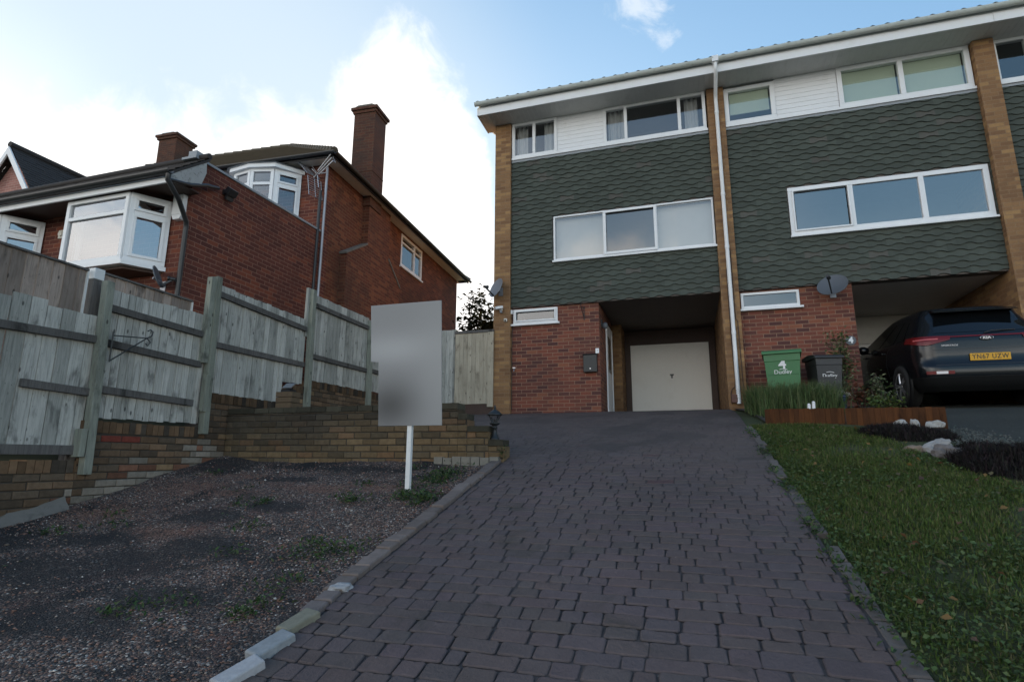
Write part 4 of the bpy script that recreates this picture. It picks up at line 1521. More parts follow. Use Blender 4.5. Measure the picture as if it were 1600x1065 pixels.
# side window
mb = MB()
def fx(mb, y0, y1, z0, z1, x0, x1, t, mull=()):
    mb.box(x0, x1, y0, y1, z0, z0 + t)
    mb.box(x0, x1, y0, y1, z1 - t, z1)
    mb.box(x0, x1, y0, y0 + t, z0 + t, z1 - t)
    mb.box(x0, x1, y1 - t, y1, z0 + t, z1 - t)
    for q in mull:
        mb.box(x0, x1, q - t / 2, q + t / 2, z0 + t, z1 - t)
fx(mb, 3.80, 5.28, 5.25, 6.19, -.09, .01, .075, (4.72,))
mb.box(-.085, .005, 3.875, 4.68, 5.93, 5.98)
mb.box(-.085, .005, 4.76, 5.2, 5.93, 5.98)
w = mb.xf(RL).build('side_window', M['upvc'], lh, 0.004)
mb = MB()
mb.face([(-.03, 3.86, 5.3), (-.03, 5.22, 5.3), (-.03, 5.22, 6.12), (-.03, 3.86, 6.12)])
mb.xf(RL).build('pane', M['glass_net'], w)
mb = MB()
mb.prism([(-.08, 5.248), (.05, 5.24), (.05, 5.20), (-.08, 5.20)], 'y', 3.76, 5.32)
mb.xf(RL).build('sill', M['upvc'], w)
mb = MB()
mb.face([(-.6, 3.6, 5.1), (-.6, 5.5, 5.1), (-.6, 5.5, 6.2), (-.6, 3.6, 6.2)])
mb.xf(RL).build('room_interior', M['room'], w)
# upper bay
def L2W(x_, y_):
    v = RL @ Vector((x_, y_, 0))
    return (v.x, v.y)
ub = [L2W(*q) for q in ((-2.35, -.005), (-1.98, -.40), (-1.50, -.50), (-1.0, -.40), (-.62, -.005))]
w, grow = bay(lh, ub, 4.95, 6.06, 5.72, ft=.07, gl='glass_net')
mb = MB()
mb.prism(grow(.10), 'z', 6.062, 6.15)
mb.build('fascia', M['upvc'], w)
mb = MB()
o1, o2 = grow(.14), grow(-.2)
vs = [(*q, 6.152) for q in o1] + [(*q, 6.26) for q in o2]
mb.mesh(vs, [tuple(range(5)), tuple(range(9, 4, -1))] + [(i, (i + 1) % 5, 5 + (i + 1) % 5, 5 + i) for i in range(5)])
mb.build('lid', M['lead'], w)
mb = MB()
mb.lathe([(.05, 0), (.05, .02), (.03, .03)], 12, M=RL @ Matrix.Translation((0, 3.3, 4.61)) @ Matrix.Rotation(pi / 2, 4, 'Y'))
mb.build('vent', M['upvc'], lh)
mb = MB()
mb.box(-9.93, -9.80, 6.29, 6.318, 3.58, 3.72)
mb.lathe([(.045, 0), (.045, .02)], 14, M=Matrix.Translation((-9.865, 6.285, 3.65)) @ Matrix.Rotation(pi / 2, 4, 'X'), col=(.1, .1, .1))
mb.build('vent', M['cream_paint'], lh)

# ---- things fixed to the left house
mb = MB()
mb.prism([(-7.45, 3.66), (-7.25, 3.66), (-7.25, 3.98), (-7.45, 3.98)], 'y', 6.24, 6.318)
mb.prism([(-7.45, 3.655), (-7.25, 3.655), (-7.29, 3.58), (-7.41, 3.58)], 'y', 6.24, 6.318)
one(mb, 'alarm_box', M['upvc'], 'white alarm box on red brick under the eaves beside the big bay window', 'alarm box', bevel=.008)
t = thing('floodlight', (-7.14, 6.95, 4.3), 'small black floodlight high on the brick extension side wall', 'floodlight')
mb = MB()
mb.box(-7.196, -7.15, 6.90, 7.0, 4.28, 4.36)
mb.build('bracket', M['black_plastic'], t)
mb = MB()
mb.box(-.04, .06, -.09, .09, -.06, .06, M=Matrix.Translation((-7.08, 6.97, 4.33)) @ Matrix.Rotation(radians(35), 4, 'Y'))
mb.build('lamp_head', M['black_plastic'], t, .006)
mb = MB()
mb.box(-.07, -.03, -.07, .07, -.05, .05, M=Matrix.Translation((-7.06, 6.97, 4.22)) @ Matrix.Rotation(radians(15), 4, 'Y'))
mb.build('sensor', M['black_plastic'], t)


def satdish(name, c, aim, r, label, mat, wallpt, rx=1.0):
    """shallow dish with rim, feed arm and LNB, mounted on a wall bracket"""
    c, aim = Vector(c), Vector(aim).normalized()
    t = thing(name, wallpt, label, 'satellite dish', 'satellite dishes')
    R = aim.to_track_quat('Z', 'Y').to_matrix().to_4x4()
    Mx = Matrix.Translation(c) @ R
    mb = MB()
    prof = [(r * f, -.10 * r * 2 * (1 - f * f) * .9) for f in np.linspace(0.02, 1, 9)]
    prof2 = [(p_[0] + .004, p_[1] - .012) for p_ in prof[::-1]]
    mb.lathe([(a_, z_) for a_, z_ in prof] + [(r + .006, .004), (r + .006, -.012)] + prof2[1:], 28, M=Mx @ Matrix.Diagonal((1, 1.1, 1, 1)))
    mb.build('reflector', M[mat], t)
    mb = MB()
    lo = Mx @ Vector((0, -r * 1.0, -.02))
    tip = Mx @ Vector((0, -r * .62, r * 1.25))
    mb.bar(lo, tip, .022, .03)
    d_ = (c - tip).normalized()
    mb.tube([tip - d_ * .03, tip + d_ * .05], .028, 10)
    mb.tube([tip + d_ * .05, tip + d_ * .075], .036, 10)
    mb.build('feed_arm', M['black_plastic'], t)
    mb = MB()
    mb.tube([Vector(wallpt), Vector(wallpt) + (c - Vector(wallpt)) * .5, c - aim * .07], .018, 8)
    mb.box(wallpt[0] - .05, wallpt[0] + .05, wallpt[1] - .01, wallpt[1] + .0, wallpt[2] - .09, wallpt[2] + .09)
    mb.build('bracket', M['galv'], t)
    return t


satdish('satellite_dish', (-7.40, 6.12, 2.62), (.80, .50, .35), .15, 'dark satellite dish seen edge-on under the bay window behind the fence', 'dish_dark', (-7.5, 6.31, 2.52))
satdish('satellite_dish', (-3.77, 10.98, 3.57), (-.6, -.8, .36), .20, 'pale grey satellite dish on the left end pillar of the terrace', 'dish_grey', (-3.72, 11.165, 3.52))
satdish('satellite_dish', (2.60, 11.00, 3.08), (-.30, -.72, .60), .245, 'dark grey satellite dish on the brick above the green and black bins', 'dish_dark', (2.66, 11.29, 3.0))

# aerial on its mast
t = thing('tv_aerial', (-7.10, 9.50, 2.0), 'silver television aerial with grid reflectors on a tall pole beside the brick chimney breast', 'aerial')
mb = MB()
mb.tube([(-7.12, 9.50, 2.0), (-7.12, 9.50, 6.12)], .028, 10)
mb.build('mast', M['galv'], t)
mb = MB()
mb.tube([(-7.19, 9.42, 2.0), (-7.19, 9.42, 5.55)], .034, 8)
mb.build('drainpipe', M['black_plastic'], t)
hub = Vector((-7.28, 9.38, 5.93))
A = Vector((.80, -.25, .42)).normalized()      # boom
S = Vector((-.25, -.93, .0)).normalized()
Uv = A.cross(S).normalized()
if Uv.z < 0:
    Uv = -Uv
mb = MB()
for sg in (1, -1):
    bdir = (Uv * sg * .85 - A * .25).normalized()
    for k in range(9):
        o_ = hub - A * .1 + bdir * (.05 + .055 * k)
        mb.tube([o_ - S * .17, o_ + S * .17], .0075, 5)
    for q in (-.17, 0, .17):
        mb.tube([hub - A * .1 + bdir * .04 + S * q, hub - A * .1 + bdir * .50 + S * q], .009, 5)
mb.build('reflector', M['galv'], t)
mb = MB()
mb.tube([hub - A * .12, hub + A * .12], .014, 6)
for q in (-.09, 0, .09):
    mb.tube([hub + A * .05 + Uv * q * .6, hub + A * .52 + Uv * q * 1.1], .014, 6)
mb.tube([hub + A * .52 - Uv * .13 - S * .05, hub + A * .52 + Uv * .13 - S * .05], .006, 5)
for sg in (1, -1):
    mb.tube([hub + Uv * .04 * sg, hub + Uv * .33 * sg - A * .08], .009, 6)
    mb.tube([hub + S * .02 * sg, hub + S * .12 * sg + Uv * .08], .008, 6)
mb.tube([hub, Vector((-7.12, 9.50, 6.0))], .016, 6)
mb.build('boom', M['alu'], t)

# ---- gabled neighbour at the far left
g = thing('gabled_house', (-18, 10, 0.8), 'pinkish brick gable with white bargeboards and dark tiled roof behind the left house', 'house')
ax, az, hw, hz = -17.95, 8.62, 1.55, 6.55
mb = MB()
mb.prism([(ax - hw, .3), (ax + hw, .3), (ax + hw, hz), (ax, az - .12), (ax - hw, hz)], 'y', 10.0, 17.0)
mb.build('wall', M['brick_gable'], g)
mb = MB()
sl = (az - hz) / hw
e = .28
tiled_plane(mb, (ax + hw + e, 9.75, hz - e * sl), (ax + hw + e, 17.2, hz - e * sl), (ax, 17.2, az), (ax, 9.75, az), 26, 42, .01, .012)
tiled_plane(mb, (ax - hw - e, 17.2, hz - e * sl), (ax - hw - e, 9.75, hz - e * sl), (ax, 9.75, az), (ax, 17.2, az), 26, 42, .01, .012)
mb.tube([(ax, 9.72, az + .05), (ax, 17.2, az + .05)], .09, 8)
mb.build('roof', M['roof_dark'], g)
mb = MB()
for sg in (1, -1):
    mb.prism([(ax, az - .02), (ax + sg * (hw + e), hz - e * sl - .02), (ax + sg * (hw + e), hz - e * sl - .24), (ax, az - .26)], 'y', 9.70, 9.745)
    mb.box(min(ax + sg * hw, ax + sg * (hw + e)), max(ax + sg * hw, ax + sg * (hw + e)), 9.72, 10.0, hz - e * sl - .3, hz - e * sl - .04)
mb.build('bargeboard', M['upvc'], g)

# ------------------------------------------------------------------ walls and fences
FX = -5.75


def patchy_top(mb, poly, axis, a, b_):
    mb.prism(poly, axis, a, b_)


def brick_courses(mb, axis, p0, a, c, z0, z1, rr_, colf, jit=.004, keep=lambda u, z: True):
    """single bricks laid in courses on a plane; axis 'x' wall faces +X at x=p0 and runs in y, 'y' faces -Y at y=p0 and runs in x"""
    k = int(math.floor(z0 / .075))
    while k * .075 < z1 - .02:
        zb, zt = max(k * .075 + .004, z0), min(k * .075 + .069, z1)
        u = a - (.1125 if k % 2 else 0) - rr_.uniform(0, .02)
        while u < c:
            ua, ub = max(u + .004, a), min(u + .219, c)
            u += .224 + rr_.uniform(-.004, .004)
            if ub - ua < .03 or zt - zb < .02 or not keep((ua + ub) / 2, zt):
                continue
            col = colf((ua + ub) / 2, (zb + zt) / 2, rr_)
            d = rr_.uniform(-jit, jit)
            e = [rr_.uniform(-.003, .003) for _ in range(4)]
            if axis == 'x':
                fr = [(p0 + d, ua, zb + e[0]), (p0 + d, ub, zb + e[1]), (p0 + d, ub, zt + e[2]), (p0 + d, ua, zt + e[3])]
                bk = [(p0 - .03, y_, z_) for _, y_, z_ in fr]
                ins_ = [(p0 + d - .004 if False else p0 + d, y_, z_) for _, y_, z_ in fr]
            else:
                fr = [(ub, p0 + d, zb + e[0]), (ua, p0 + d, zb + e[1]), (ua, p0 + d, zt + e[2]), (ub, p0 + d, zt + e[3])]
                fr = fr[::-1]
                bk = [(x_, p0 + .03, z_) for x_, _, z_ in fr]
            # soft arris: inner face slightly proud of a worn rim
            cx_ = [sum(v[i] for v in fr) / 4 for i in range(3)]
            s_ = .006
            inn, rim = [], []
            for v in fr:
                w_ = [v[i] + (cx_[i] - v[i]) * (s_ / max(abs(cx_[i] - v[i]), 1e-4) if abs(cx_[i] - v[i]) > s_ else 0) for i in range(3)]
                inn.append(tuple(w_))
                q_ = list(v)
                if axis == 'x':
                    q_[0] -= .006
                else:
                    q_[1] += .006
                rim.append(tuple(q_))
            vs = inn + rim + bk
            mb.mesh(vs, [(0, 1, 2, 3)] + [(4 + i, 4 + (i + 1) % 4, (i + 1) % 4, i) for i in range(4)] + [(8 + i, 8 + (i + 1) % 4, 4 + (i + 1) % 4, 4 + i) for i in range(4)], col, False)
        k += 1


rb = random.Random(77)
M['brickmat'] = attr_mat('brickmat', rough=.9, nscale=16, namt=.55, bmp=.7, bscale=50, spec=.2)
M['old_mortar'] = plain('old_mortar', (.055, .048, .04), .95, .35, 9, bmp=.5, bscale=40)


def col_low(u, z, r_):
    h = z - Pf(u)                      # height over the gravel
    v = r_.uniform(.7, 1.25)
    k = r_.random()
    base = (.145, .098, .062) if k < .5 else (.115, .086, .06) if k < .85 else (.175, .112, .068)
    if k > .965:
        base = (.24, .16, .09)
    wet = .5 + .5 * vn(u, z * 2, 1.6, 13)
    v *= .62 + .55 * wet
    wht = .45 - h * 1.9 + .45 * vn(u, z, 2.4, 71) + r_.uniform(-.25, .25) if 4.0 < u < 6.05 else -1
    if u < 4.05:
        wht = .12 - h * 1.5 + r_.uniform(-.2, .1)
    if wht > .12:
        base = (.245, .215, .175) if r_.random() < .8 else (.2, .10, .065)
        v = r_.uniform(.6, 1.15)
    if 4.3 < u < 4.9 and .16 < z < .245 and r_.random() < .6:
        base, v = (.17, .045, .032), 1
    return tuple(q_ * v for q_ in base)


def col_ret(u, z, r_):
    v = r_.uniform(.75, 1.25)
    k = r_.random()
    base = (.16, .112, .062) if k < .55 else (.115, .088, .055) if k < .85 else (.18, .11, .06)
    alg = (z - .22) / .4 + .55 * vn(u, z * 1.5, 1.5, 91) + (.25 if u < -4.2 else 0) - (.2 if u > -3 else 0)
    alg = max(0, min(1, alg + .15))
    dk_ = (.048, .042, .034)
    return tuple((q_ * (1 - .8 * alg) + d_ * .8 * alg) * v for q_, d_ in zip(base, dk_))


bw = thing('boundary_wall', (-5.86, 5.5, -0.6), 'low stepped brick wall below the grey fence along the gravel', 'wall')
mb = MB()
steps = [(0.4, 4.16, -0.03), (4.16, 5.58, 0.36), (5.58, 7.18, 0.80), (7.18, 7.68, 1.10), (7.68, 11.2, 1.22)]
mc = MB()
for a, c, zt in steps:
    mc.box(-5.97, FX - .012, a, c, Pf(a) - .35, zt - .115)
    brick_courses(mb, 'x', FX, a, c, max(Pf(a) - .1, -1.2), zt - .118, rb, col_low, .005, lambda u, z: z > Pf(u) - .03)
    if zt > .5:
        brick_courses(mb, 'x', FX, a, a + .001, 0, .1, rb, col_low)
mb.build('courses', M['brickmat'], bw)
mc.build('core', M['old_mortar'], bw)
mb = MB()       # brick-on-edge coping
for a, c, zt in steps:
    y = a
    while y < c - .02:
        w = min(random.uniform(.066, .076), c - y)
        v = random.uniform(.6, 1.2)
        k = random.random()
        col = (0.16 * v, 0.10 * v, .058 * v) if k < .6 else (0.09 * v, 0.072 * v, .055 * v)
        if y > 5.5:
            col = tuple(q_ * .6 for q_ in col)
        mb.box(-5.975, FX + .006 + random.uniform(-.006, .006), y + .003, y + w - .003, zt - .118, zt + random.uniform(-.012, .004), col)
        y += w
mb.build('coping', M['brickmat'], bw)
# rough rendered footing that slopes along the near end
mb = MB()
yy_ = np.linspace(1.4, 4.1, 46)
vs = []
for y in yy_:
    pz = Pf(y)
    hh_ = .085 + .05 * vn(y, 0, 2.5, 5) + .035 * vn(y, 3, 7, 5)
    o_ = .05 + .02 * vn(y, 1, 4, 8)
    vs += [(FX + .002, y, pz + hh_ + .03), (FX + o_ * .6, y, pz + hh_ * .8), (FX + o_ + .03, y, pz + .03), (FX + o_ + .07, y, pz - .08)]
n_ = len(yy_)
mb.mesh(vs, [(i * 4 + k, i * 4 + k + 1, i * 4 + k + 5, i * 4 + k + 4) for i in range(n_ - 1) for k in range(3)], smooth=True)
mb.build('footing', M['concrete'], bw)

rw = thing('retaining_wall', (-3.85, 6.1, -0.1), 'mossy yellow-brown brick retaining wall stepping down to the driveway behind the sign', 'wall')
rs = [(-5.74, -2.50, .62), (-2.50, -2.385, .50), (-2.385, -2.13, .36), (-2.13, -1.955, .205)]
mb, mc = MB(), MB()
for a, c, zt in rs:
    mc.box(a, c, 6.012, 6.22, -.35, zt - .07)
    brick_courses(mb, 'y', 6.0, a, c, -.225, zt - .07, rb, col_ret, .004)
    mb.box(c - .0005, c + .004, 6.0, 6.22, (-.3 if c > -2 else zt - .16), zt - .072, col_ret(c, zt - .1, rb))
mb.build('courses', M['brickmat'], rw)
mc.build('core', M['old_mortar'], rw)
mb = MB()
for a, c, zt in rs:
    x = a
    while x < c - .01:
        w = min(random.uniform(.20, .225), c - x)
        if c - x - w < .05:
            w = c - x
        v = random.uniform(.6, 1.3)
        mb.box(x + .004, x + w - .004, 5.995 + random.uniform(-.004, .006), 6.225, zt - .066, zt + random.uniform(-.005, .004), (.062 * v, .056 * v, .040 * v))
        x += w
mb.build('coping', M['brickmat'], rw)
mb = MB()      # stones along the foot near the drive
for k in range(7):
    x = -2.75 + k * .11
    mb.box(x, x + .10, 5.93, 5.995, -.12, .015 + random.uniform(-.02, .01), (.2, .19, .165))
mb.build('footing', M['stonemat'], rw)
# small pier with a garden light on it
t = thing('brick_pier', (-5.2, 6.08, 0.62), 'little brick pier with mossy top standing at the wall corner', 'pier')
mb = MB()
for k in range(3):
    mb.box(-5.03 - .003 * k, -4.80 + .004 * k, 6.03, 6.2, .622 + k * .07, .685 + k * .07, (.13, .09, .055))
mb.build('courses', M['stonemat'], t)
t = thing('garden_light', (-4.9, 6.1, .83), 'small black solar garden light with a bright panel on the brick pier', 'light')
mb = MB()
mb.box(-4.99, -4.85, 6.06, 6.18, .828, .86)
mb.box(-4.95, -4.89, 6.10, 6.16, .86, .90)
mb.build('case', M['black_plastic'], t)
mb = MB()
mb.box(-.07, .07, -.055, .055, 0, .012, M=Matrix.Translation((-4.91, 6.11, .905)) @ Matrix.Rotation(radians(38), 4, 'X'))
mb.build('solar_panel', M['alu'], t)


def boards_x(mb, y0, y1, z0f, z1f, x, w=.095, th=.016, gap=.004, ragged=.012, lap=False, rr=random):
    y = y0
    k = 0
    while y < y1 - .01:
        ww = min(rr.uniform(w * .88, w * 1.1), y1 - y)
        col = (rr.random(), rr.random(), rr.random())
        ya, yb = y + gap / 2, y + ww - gap / 2
        zb, zt = z0f(y) + rr.uniform(-ragged, ragged), z1f(y) + rr.uniform(-ragged, ragged) * .6
        dx = rr.uniform(-.007, .007)
        t0 = th
        if lap:     # feather edge: thick on one side
            vs = [(x + dx, ya, zb), (x + dx + .006, yb + .012, zb), (x + dx - .01, yb + .012, zb), (x + dx - .012, ya, zb)]
            vs = [(x + .018, ya - .0, zb), (x + .004, yb + .010, zb), (x - .002, yb + .010, zb), (x + .0, ya, zb)]
            vs = vs + [(a_, b_, zt) for a_, b_, _ in vs]
            mb.mesh(vs, [(0, 3, 2, 1), (4, 5, 6, 7), (0, 1, 5, 4), (1, 2, 6, 5), (2, 3, 7, 6), (3, 0, 4, 7)], col)
        else:
            mb.box(x + dx - t0 / 2, x + dx + t0 / 2, ya, yb, zb, zt, col)
        y += ww
        k += 1


gf = thing('garden_fence', (-5.74, 6.5, 0.2), 'weathered grey board fence with leaning posts and rails stepping up the slope on the left', 'fence')
rr = random.Random(3)
bays = [
    (2.2, 4.14, lambda y: .03, lambda y: 1.42 + (.05 if 3.3 < y < 3.62 else 0)),
    (4.24, 5.55, lambda y: .40, lambda y: 1.74 + .02 * (y - 4.3)),
    (5.72, 7.44, lambda y: .80 if y < 7.0 else 1.13, lambda y: 2.22 - .03 * (y - 5.7)),
    (7.62, 9.28, lambda y: 1.23, lambda y: 2.64),
    (9.4, 11.25, lambda y: 1.26, lambda y: 2.62),
]
for y0, y1, f0, f1 in bays:
    mb = MB()
    boards_x(mb, y0 - (.04 if y0 > 3 else 0), y1 + .045, f0, f1, -5.79, w=.145 if y0 < 3 else .092, rr=rr, gap=.007, ragged=.013 if y0 > 4 else .008)
    mb.build('board_panel', M['fence_grey'], gf)


def rail(y0, y1, z0, z1=None, h=.075):
    mb = MB()
    z1 = z1 if z1 is not None else z0
    c = (rr.random(), rr.random(), rr.random())
    vs = [(-5.775, y0, z0), (-5.735, y0, z0), (-5.735, y1, z1), (-5.775, y1, z1)]
    vs += [(a_, b_, z_ + h) for a_, b_, z_ in vs]
    mb.mesh(vs, [(0, 3, 2, 1), (4, 5, 6, 7), (0, 1, 5, 4), (1, 2, 6, 5), (2, 3, 7, 6), (3, 0, 4, 7)], c)
    return mb.build('rail', M['fence_rail'], gf, .004)


rail(3.27, 4.17, 1.11, 1.14)
rail(3.55, 4.17, .62, .60)
rail(2.2, 4.14, .015, .02, .09)
rail(4.27, 5.50, 1.50, 1.47)
rail(4.22, 5.50, 1.13, 1.09)
rail(4.22, 5.44, .645, .61)
rail(5.66, 7.46, 2.05, 1.97)
rail(5.62, 7.46, 1.38, 1.40)
rail(7.66, 9.30, 2.42, 2.40)
rail(7.55, 9.32, 1.57, 1.58)
rail(9.4, 11.2, 2.38, 2.38)
rail(9.38, 11.2, 1.60, 1.60)


def post(y, z0, z1, lean=0.0, w=.085, x=-5.705, mat='fence_post'):
    mb = MB()
    c = (rr.random(), rr.random(), rr.random())
    h = w / 2
    vs = []
    for z, k in ((z0, 0), (z1, 1)):
        yy = y + lean * k
        xx = x - .03 * k
        vs += [(xx - h, yy - h, z), (xx + h, yy - h, z), (xx + h, yy + h, z), (xx - h, yy + h, z)]
    mb.mesh(vs, [(0, 3, 2, 1), (4, 5, 6, 7), (0, 1, 5, 4), (1, 2, 6, 5), (2, 3, 7, 6), (3, 0, 4, 7)], c)
    return mb.build('post', M[mat], gf, .005)


post(3.17, -.2, 1.47, -.02)
post(4.22, -.17, 1.80, -.03)
post(5.60, .28, 2.29, -.01)
post(7.55, .55, 2.68, -.02, mat='fence_post')
post(9.34, .6, 2.58, -.02)
for b_ in ((-5.76, -5.66, 4.10, 4.16, .0, .27, (.5, .2, .3)), (-5.78, -5.70, 5.47, 5.55, 1.15, 2.26, (.3, .6, .2)), (-5.73, -5.66, 5.52, 5.585, .55, 1.0, (.8, .5, .4))):
    mb = MB()
    mb.box(*b_)
    mb.build('post_stub', M['fence_post'], gf, .004)
mb = MB()
mb.box(-5.80, -5.76, 7.44, 7.60, 1.9, 2.70, (.6, .6, .6))
mb.build('short_board', M['fence_grey'], gf)

bf = thing('brown_fence', (-5.95, 3.8, .9), 'newer brown feather-edge fence panels behind the grey fence', 'fence')
for y0, y1, zb, zt in ((1.8, 4.08, 1.25, 1.90), (4.26, 5.40, 1.2, 1.92)):
    mb = MB()
    boards_x(mb, y0, y1, lambda y: zb, lambda y: zt, -5.93, w=.125, lap=True, ragged=.002, rr=rr)
    p_ = mb.build('board_panel', M['fence_brown'], bf)
    mb = MB()
    mb.box(-5.965, -5.895, y0 - .01, y1 + .01, zt + .001, zt + .022, (.3, .3, .3))
    mb.build('capping', M['fence_rail'], p_)
    mb = MB()
    mb.box(-5.935, -5.90, y1 + .002, y1 + .016, zb + .0, zt - .002)
    mb.build('edge_strip', M['white_post'], p_)
mb = MB()
mb.box(-5.97, -5.87, 4.13, 4.23, -.1, 1.83)
p_ = mb.build('post', M['fence_rail'], bf, .006)
mb = MB()
mb.box(-5.975, -5.865, 4.125, 4.235, 1.83, 1.95)
mb.build('post_cap', M['white_post'], p_, .006)

# hanging basket bracket on the fence post
mb = MB()
z = 1.22
mb.tube([(-5.68, 4.28, z + .06), (-5.68, 4.28, z - .26)], .008, 6)
mb.tube([(-5.68, 4.28, z + .02), (-5.60, 4.60, z + .05)], .007, 6)
mb.tube([(-5.68, 4.28, z - .25), (-5.60, 4.60, z + .05)], .007, 6)
mb.tube([(-5.60, 4.60, z + .05), (-5.59, 4.645, z + .08), (-5.59, 4.655, z + .13), (-5.60, 4.63, z + .15), (-5.60, 4.60, z + .13)], .007, 6)
mb.tube([(-5.60, 4.60, z + .05), (-5.59, 4.64, z + .01), (-5.60, 4.62, z - .03), (-5.60, 4.59, z - .01)], .006, 6)
one(mb, 'hanging_bracket', M['black_iron'], 'black scrolled iron hanging bracket on the grey fence post', 'bracket')

# back fence and gate
t = thing('side_fence', (-5.2, 11.2, 1.0), 'short pale grey fence panel beside the wooden gate', 'fence')
mb = MB()
x = -5.72
while x < -4.76:
    w = min(random.uniform(.085, .1), -4.75 - x)
    mb.box(x + .002, x + w - .002, 11.16, 11.18, 1.09 + random.uniform(-.01, .01), 2.75 + random.uniform(-.006, .006), (random.random(), random.random(), random.random()))
    x += w
mb.build('board_panel', M['fence_grey'], t)
mb = MB()
mb.box(-5.72, -4.75, 11.182, 11.22, 2.45, 2.53)
mb.box(-5.72, -4.75, 11.182, 11.22, 1.4, 1.48)
mb.build('rail', M['fence_rail'], t)
mb = MB()
mb.box(-4.83, -4.745, 11.182, 11.27, .8, 2.76)
mb.build('post', M['fence_post'], t)
t = thing('garden_gate', (-4.3, 11.2, 1.05), 'tall beige boarded garden gate between the fence and the brick pillar', 'gate')
mb = MB()
x = -4.735
while x < -3.93:
    w = min(random.uniform(.088, .098), -3.925 - x)
    mb.box(x + .0015, x + w - .0015, 11.13 + random.uniform(-.002, .002), 11.15, 1.12, 2.64, (random.random(), random.random(), random.random()))
    x += w
gp_ = mb.build('board_panel', M['gate_wood'], t)
mb = MB()
mb.box(-4.735, -3.925, 11.152, 11.19, 1.3, 1.38)
mb.box(-4.735, -3.925, 11.152, 11.19, 2.4, 2.48)
mb.build('rail', M['fence_rail'], t)
mb = MB()
mb.box(-4.75, -3.86, 11.11, 11.165, 2.645, 2.70)
mb.build('top_beam', M['fence_rail'], t, .004)
mb = MB()
mb.box(-3.985, -3.855, 11.10, 11.129, 1.05, 2.64, (.5, .5, .5))
mb.build('post', M['gate_wood'], t)
mb = MB()
mb.box(-4.83, -3.883, 11.155, 11.20, .70, 1.16)  # dark strip standing in for the shaded gap under the gate
mb.build('dark_gap_strip', M['timber_brown'], t)

# ------------------------------------------------------------------ things in front of the houses
# agent's board on a white post
t = thing('sign_board', (-2.54, 4.95, Pf(4.95)), 'large blank grey sign board on a white post in the gravel', 'sign')
m, nt, b = newmat('sign_face')
p = objc(nt)
mp = nd(nt, 'ShaderNodeSeparateXYZ', {0: p})
gx = m_(nt, 'DIVIDE', m_(nt, 'ADD', mp.outputs[0], 0.48), 0.82)
gz = m_(nt, 'DIVIDE', m_(nt, 'SUBTRACT', mp.outputs[2], 0.59), 1.2)
def blob(cx, cz, sx, sz):
    a_ = m_(nt, 'POWER', m_(nt, 'DIVIDE', m_(nt, 'SUBTRACT', gx, cx), sx), 2.0)
    b_ = m_(nt, 'POWER', m_(nt, 'DIVIDE', m_(nt, 'SUBTRACT', gz, cz), sz), 2.0)
    return m_(nt, 'POWER', 2.718, m_(nt, 'MULTIPLY', m_(nt, 'ADD', a_, b_), -1.0))
c = mix(nt, m_(nt, 'MULTIPLY', blob(.35, .62, .7, .13), .85), (.22, .22, .22), (.36, .36, .36))
c = mix(nt, m_(nt, 'MULTIPLY', blob(.92, .45, .3, .5), .7), c, (.30, .30, .295))
c = mix(nt, m_(nt, 'MULTIPLY', blob(.32, .16, .36, .19), .95), c, (.055, .055, .055))
setp(nt, b, base=c, rough=.55)
M['sign_face'] = m
mb = MB()
zs = Pf(4.95)
out = [(-3.02, 1.515), (-2.242, 1.512), (-2.20, .303), (-2.868, .305), (-2.90, .928), (-2.985, .938)]
mb.prism(out, 'y', 4.895, 4.904)
mb.build('board', M['sign_face'], t, .002)
mb = MB()
mb.box(-2.563, -2.517, 4.905, 4.95, zs - .3, 1.25)
mb.build('post', M['white_post'], t, .004)

# pillar lantern
t = thing('pedestal_lantern', (-2.085, 6.1, .215), 'small black pedestal lantern standing on the stepped end of the retaining wall', 'lamp')
c0 = (-2.085, 6.08, .21)
mb = MB()
mb.lathe([(.058, 0), (.058, .012), (.048, .02), (.034, .05), (.026, .09), (.025, .12), (.033, .125), (.033, .135), (.024, .14), (.030, .155), (.055, .168), (.062, .182), (.028, .186)], 14, c0)
mb.build('pedestal', M['black_iron'], t)
mb = MB()
mb.lathe([(.088, .268), (.090, .274), (.060, .305), (.025, .328), (.014, .336), (.014, .345), (.017, .352), (.004, .385)], 14, c0)
mb.build('lantern_roof', M['black_iron'], t)
mb = MB()
for k in range(6):
    a_ = k * pi / 3 + .3
    mb.tube([(c0[0] + .034 * cos(a_), c0[1] + .034 * sin(a_), c0[2] + .184), (c0[0] + .066 * cos(a_), c0[1] + .066 * sin(a_), c0[2] + .270)], .0035, 5)
mb.tube([(c0[0], c0[1], c0[2] + .18), (c0[0], c0[1], c0[2] + .225)], .013, 8)
mb.build('cage', M['black_iron'], t)
mb = MB()
vs = []
for z_, r_ in ((.186, .032), (.268, .064)):
    vs += [(c0[0] + r_ * cos(k * pi / 3 + .3), c0[1] + r_ * sin(k * pi / 3 + .3), c0[2] + z_) for k in range(6)]
mb.mesh(vs, [(k, (k + 1) % 6, 6 + (k + 1) % 6, 6 + k) for k in range(6)])
mb.build('glass', M['glass_clear'], t)

